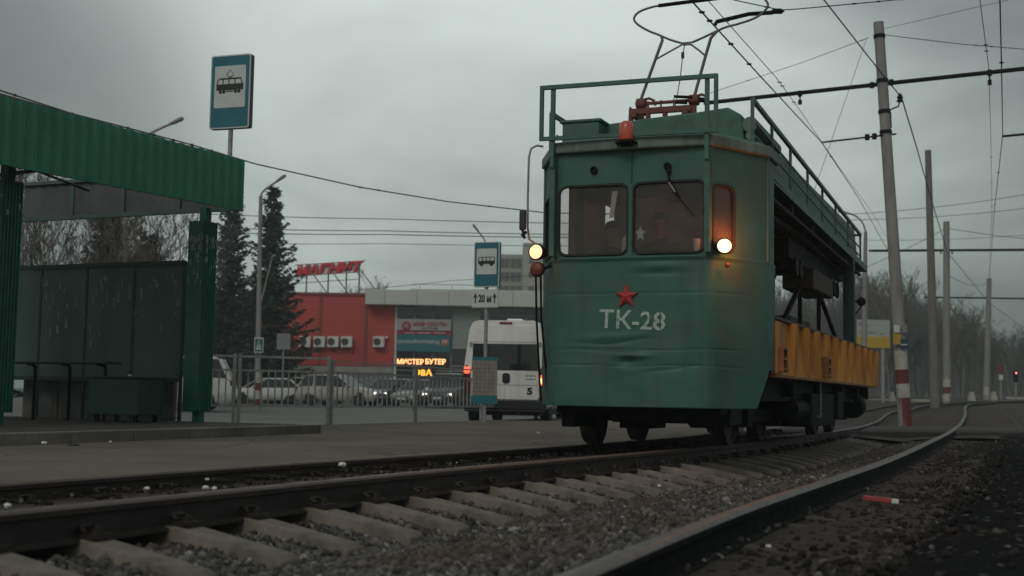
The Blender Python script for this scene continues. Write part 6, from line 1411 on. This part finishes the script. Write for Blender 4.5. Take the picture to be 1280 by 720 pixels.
# ================================================================== litter
lit_w = mat('litter_white', (.62, .62, .60), .7, var=.1)
def crumple(label, p, s_, m_, name='paper_scrap', cat='scrap', fl=.6):
    bm = bmesh.new(); bmesh.ops.create_icosphere(bm, subdivisions=2, radius=1); sd_ = rnd.random()*50
    for v in bm.verts: v.co *= 1+.55*noise.noise(v.co*1.7+Vector((sd_, 0, 0))); v.co.z *= fl
    me = bpy.data.meshes.new(name); bm.to_mesh(me); bm.free(); me.transform(Matrix.Scale(s_*.6, 4)); o = finish(me, name, m_, fix=False); o.location = p; return tag(o, label, cat)
for (x, y, z, s_, lb) in ((428, 584, -.02, .055, 'bright white crumpled paper between the tram rails'), (257, 612.5, -.02, .035, 'white scrap on the left rail bed, biggest of the cluster'), (268, 613, -.02, .03, 'flat white scrap right beside the biggest one'), (259, 601, -.02, .024, 'small white scrap just above the cluster'), (183, 613, -.02, .028, 'lone pale scrap left of the white cluster'), (10, 635, -.02, .03, 'pale scrap at the left picture edge by the rail'), (571, 579, -.02, .012, 'tiny white speck between the rails'), (55, 556, -.02, .05, 'pale scrap on the pavement under the platform kerb'), (673, 542, -.02, .04, 'white scrap on the pavement under the tram nose'), (138, 553.5, -.02, .03, 'tiny white scrap by the kerb'), (824, 609, -.18, .03, 'white pebble on gravel near the sleeper ends'), (961, 685, -.12, .022, 'white scrap on dark soil, lower right')):
    p = gnd(x, y, z); crumple(lb, p+Vector((0, 0, s_*.4)), s_, lit_w)
cg = gnd(1097, 628, -.14); g = MB(); g.box((0, 0, .022), (.20, .05, .035)); pk = g.build('cardboard_sleeve', mat('red_card', (.33, .05, .05), .6, var=.3, vs=30), bevel=.006); pk.location = cg; pk.rotation_euler = (0, R(4), R(-12)); tag(pk, 'flattened red packet lying on dirt right of the nearest rail', 'packet')
g = MB(); g.box((.115, 0, .02), (.05, .055, .032)); g.build('white_end', lit_w, pk, bevel=.006)
for px, py, lb in ((1016, 600, 'grey stone lump beside the sooty sleepers'), (1030, 598, 'small grey lump right of the larger stone')):
    crumple(lb, gnd(px, py, -.14)+Vector((0, 0, .02)), .05 if px < 1020 else .04, concrete, 'stone', 'stone')
for px, lb in ((163, 'dark litter under the green crate, left leg'), (205, 'dark bag beneath the green crate'), (222, 'dark rag beside the shelter post foot')):
    crumple(lb, gnd(px, 524, .10)+Vector((0, 0, .02)), .10, rubber, 'rag', 'rag', .25)
crumple('pale scrap on the lid of the green crate', s2w(-.62, -.75, .65), .05, lit_w)
crumple('dark flat rag on the pavement under the platform kerb', gnd(92, 557, -.02)+Vector((0, 0, .008)), .10, rubber, 'rag', 'rag', .15)
# ================================================================== damp air
hz = MB(); hz.b2(-960, 960, -70, 1700, -1.6, 60); hz = hz.build('haze', None); tag(hz, 'thin damp grey air over the whole street', 'haze', kind='stuff')
hm = bpy.data.materials.new('haze'); hm.use_nodes = True; ht = hm.node_tree; ht.nodes.clear(); ho = ht.nodes.new('ShaderNodeOutputMaterial'); hv = ht.nodes.new('ShaderNodeVolumePrincipled')
hv.inputs['Density'].default_value = .0013; hv.inputs['Color'].default_value = (.78, .94, .92, 1); hv.inputs['Anisotropy'].default_value = .3
ht.links.new(hv.outputs[0], ho.inputs['Volume']); hz.data.materials.append(hm)
bpy.context.view_layer.update()
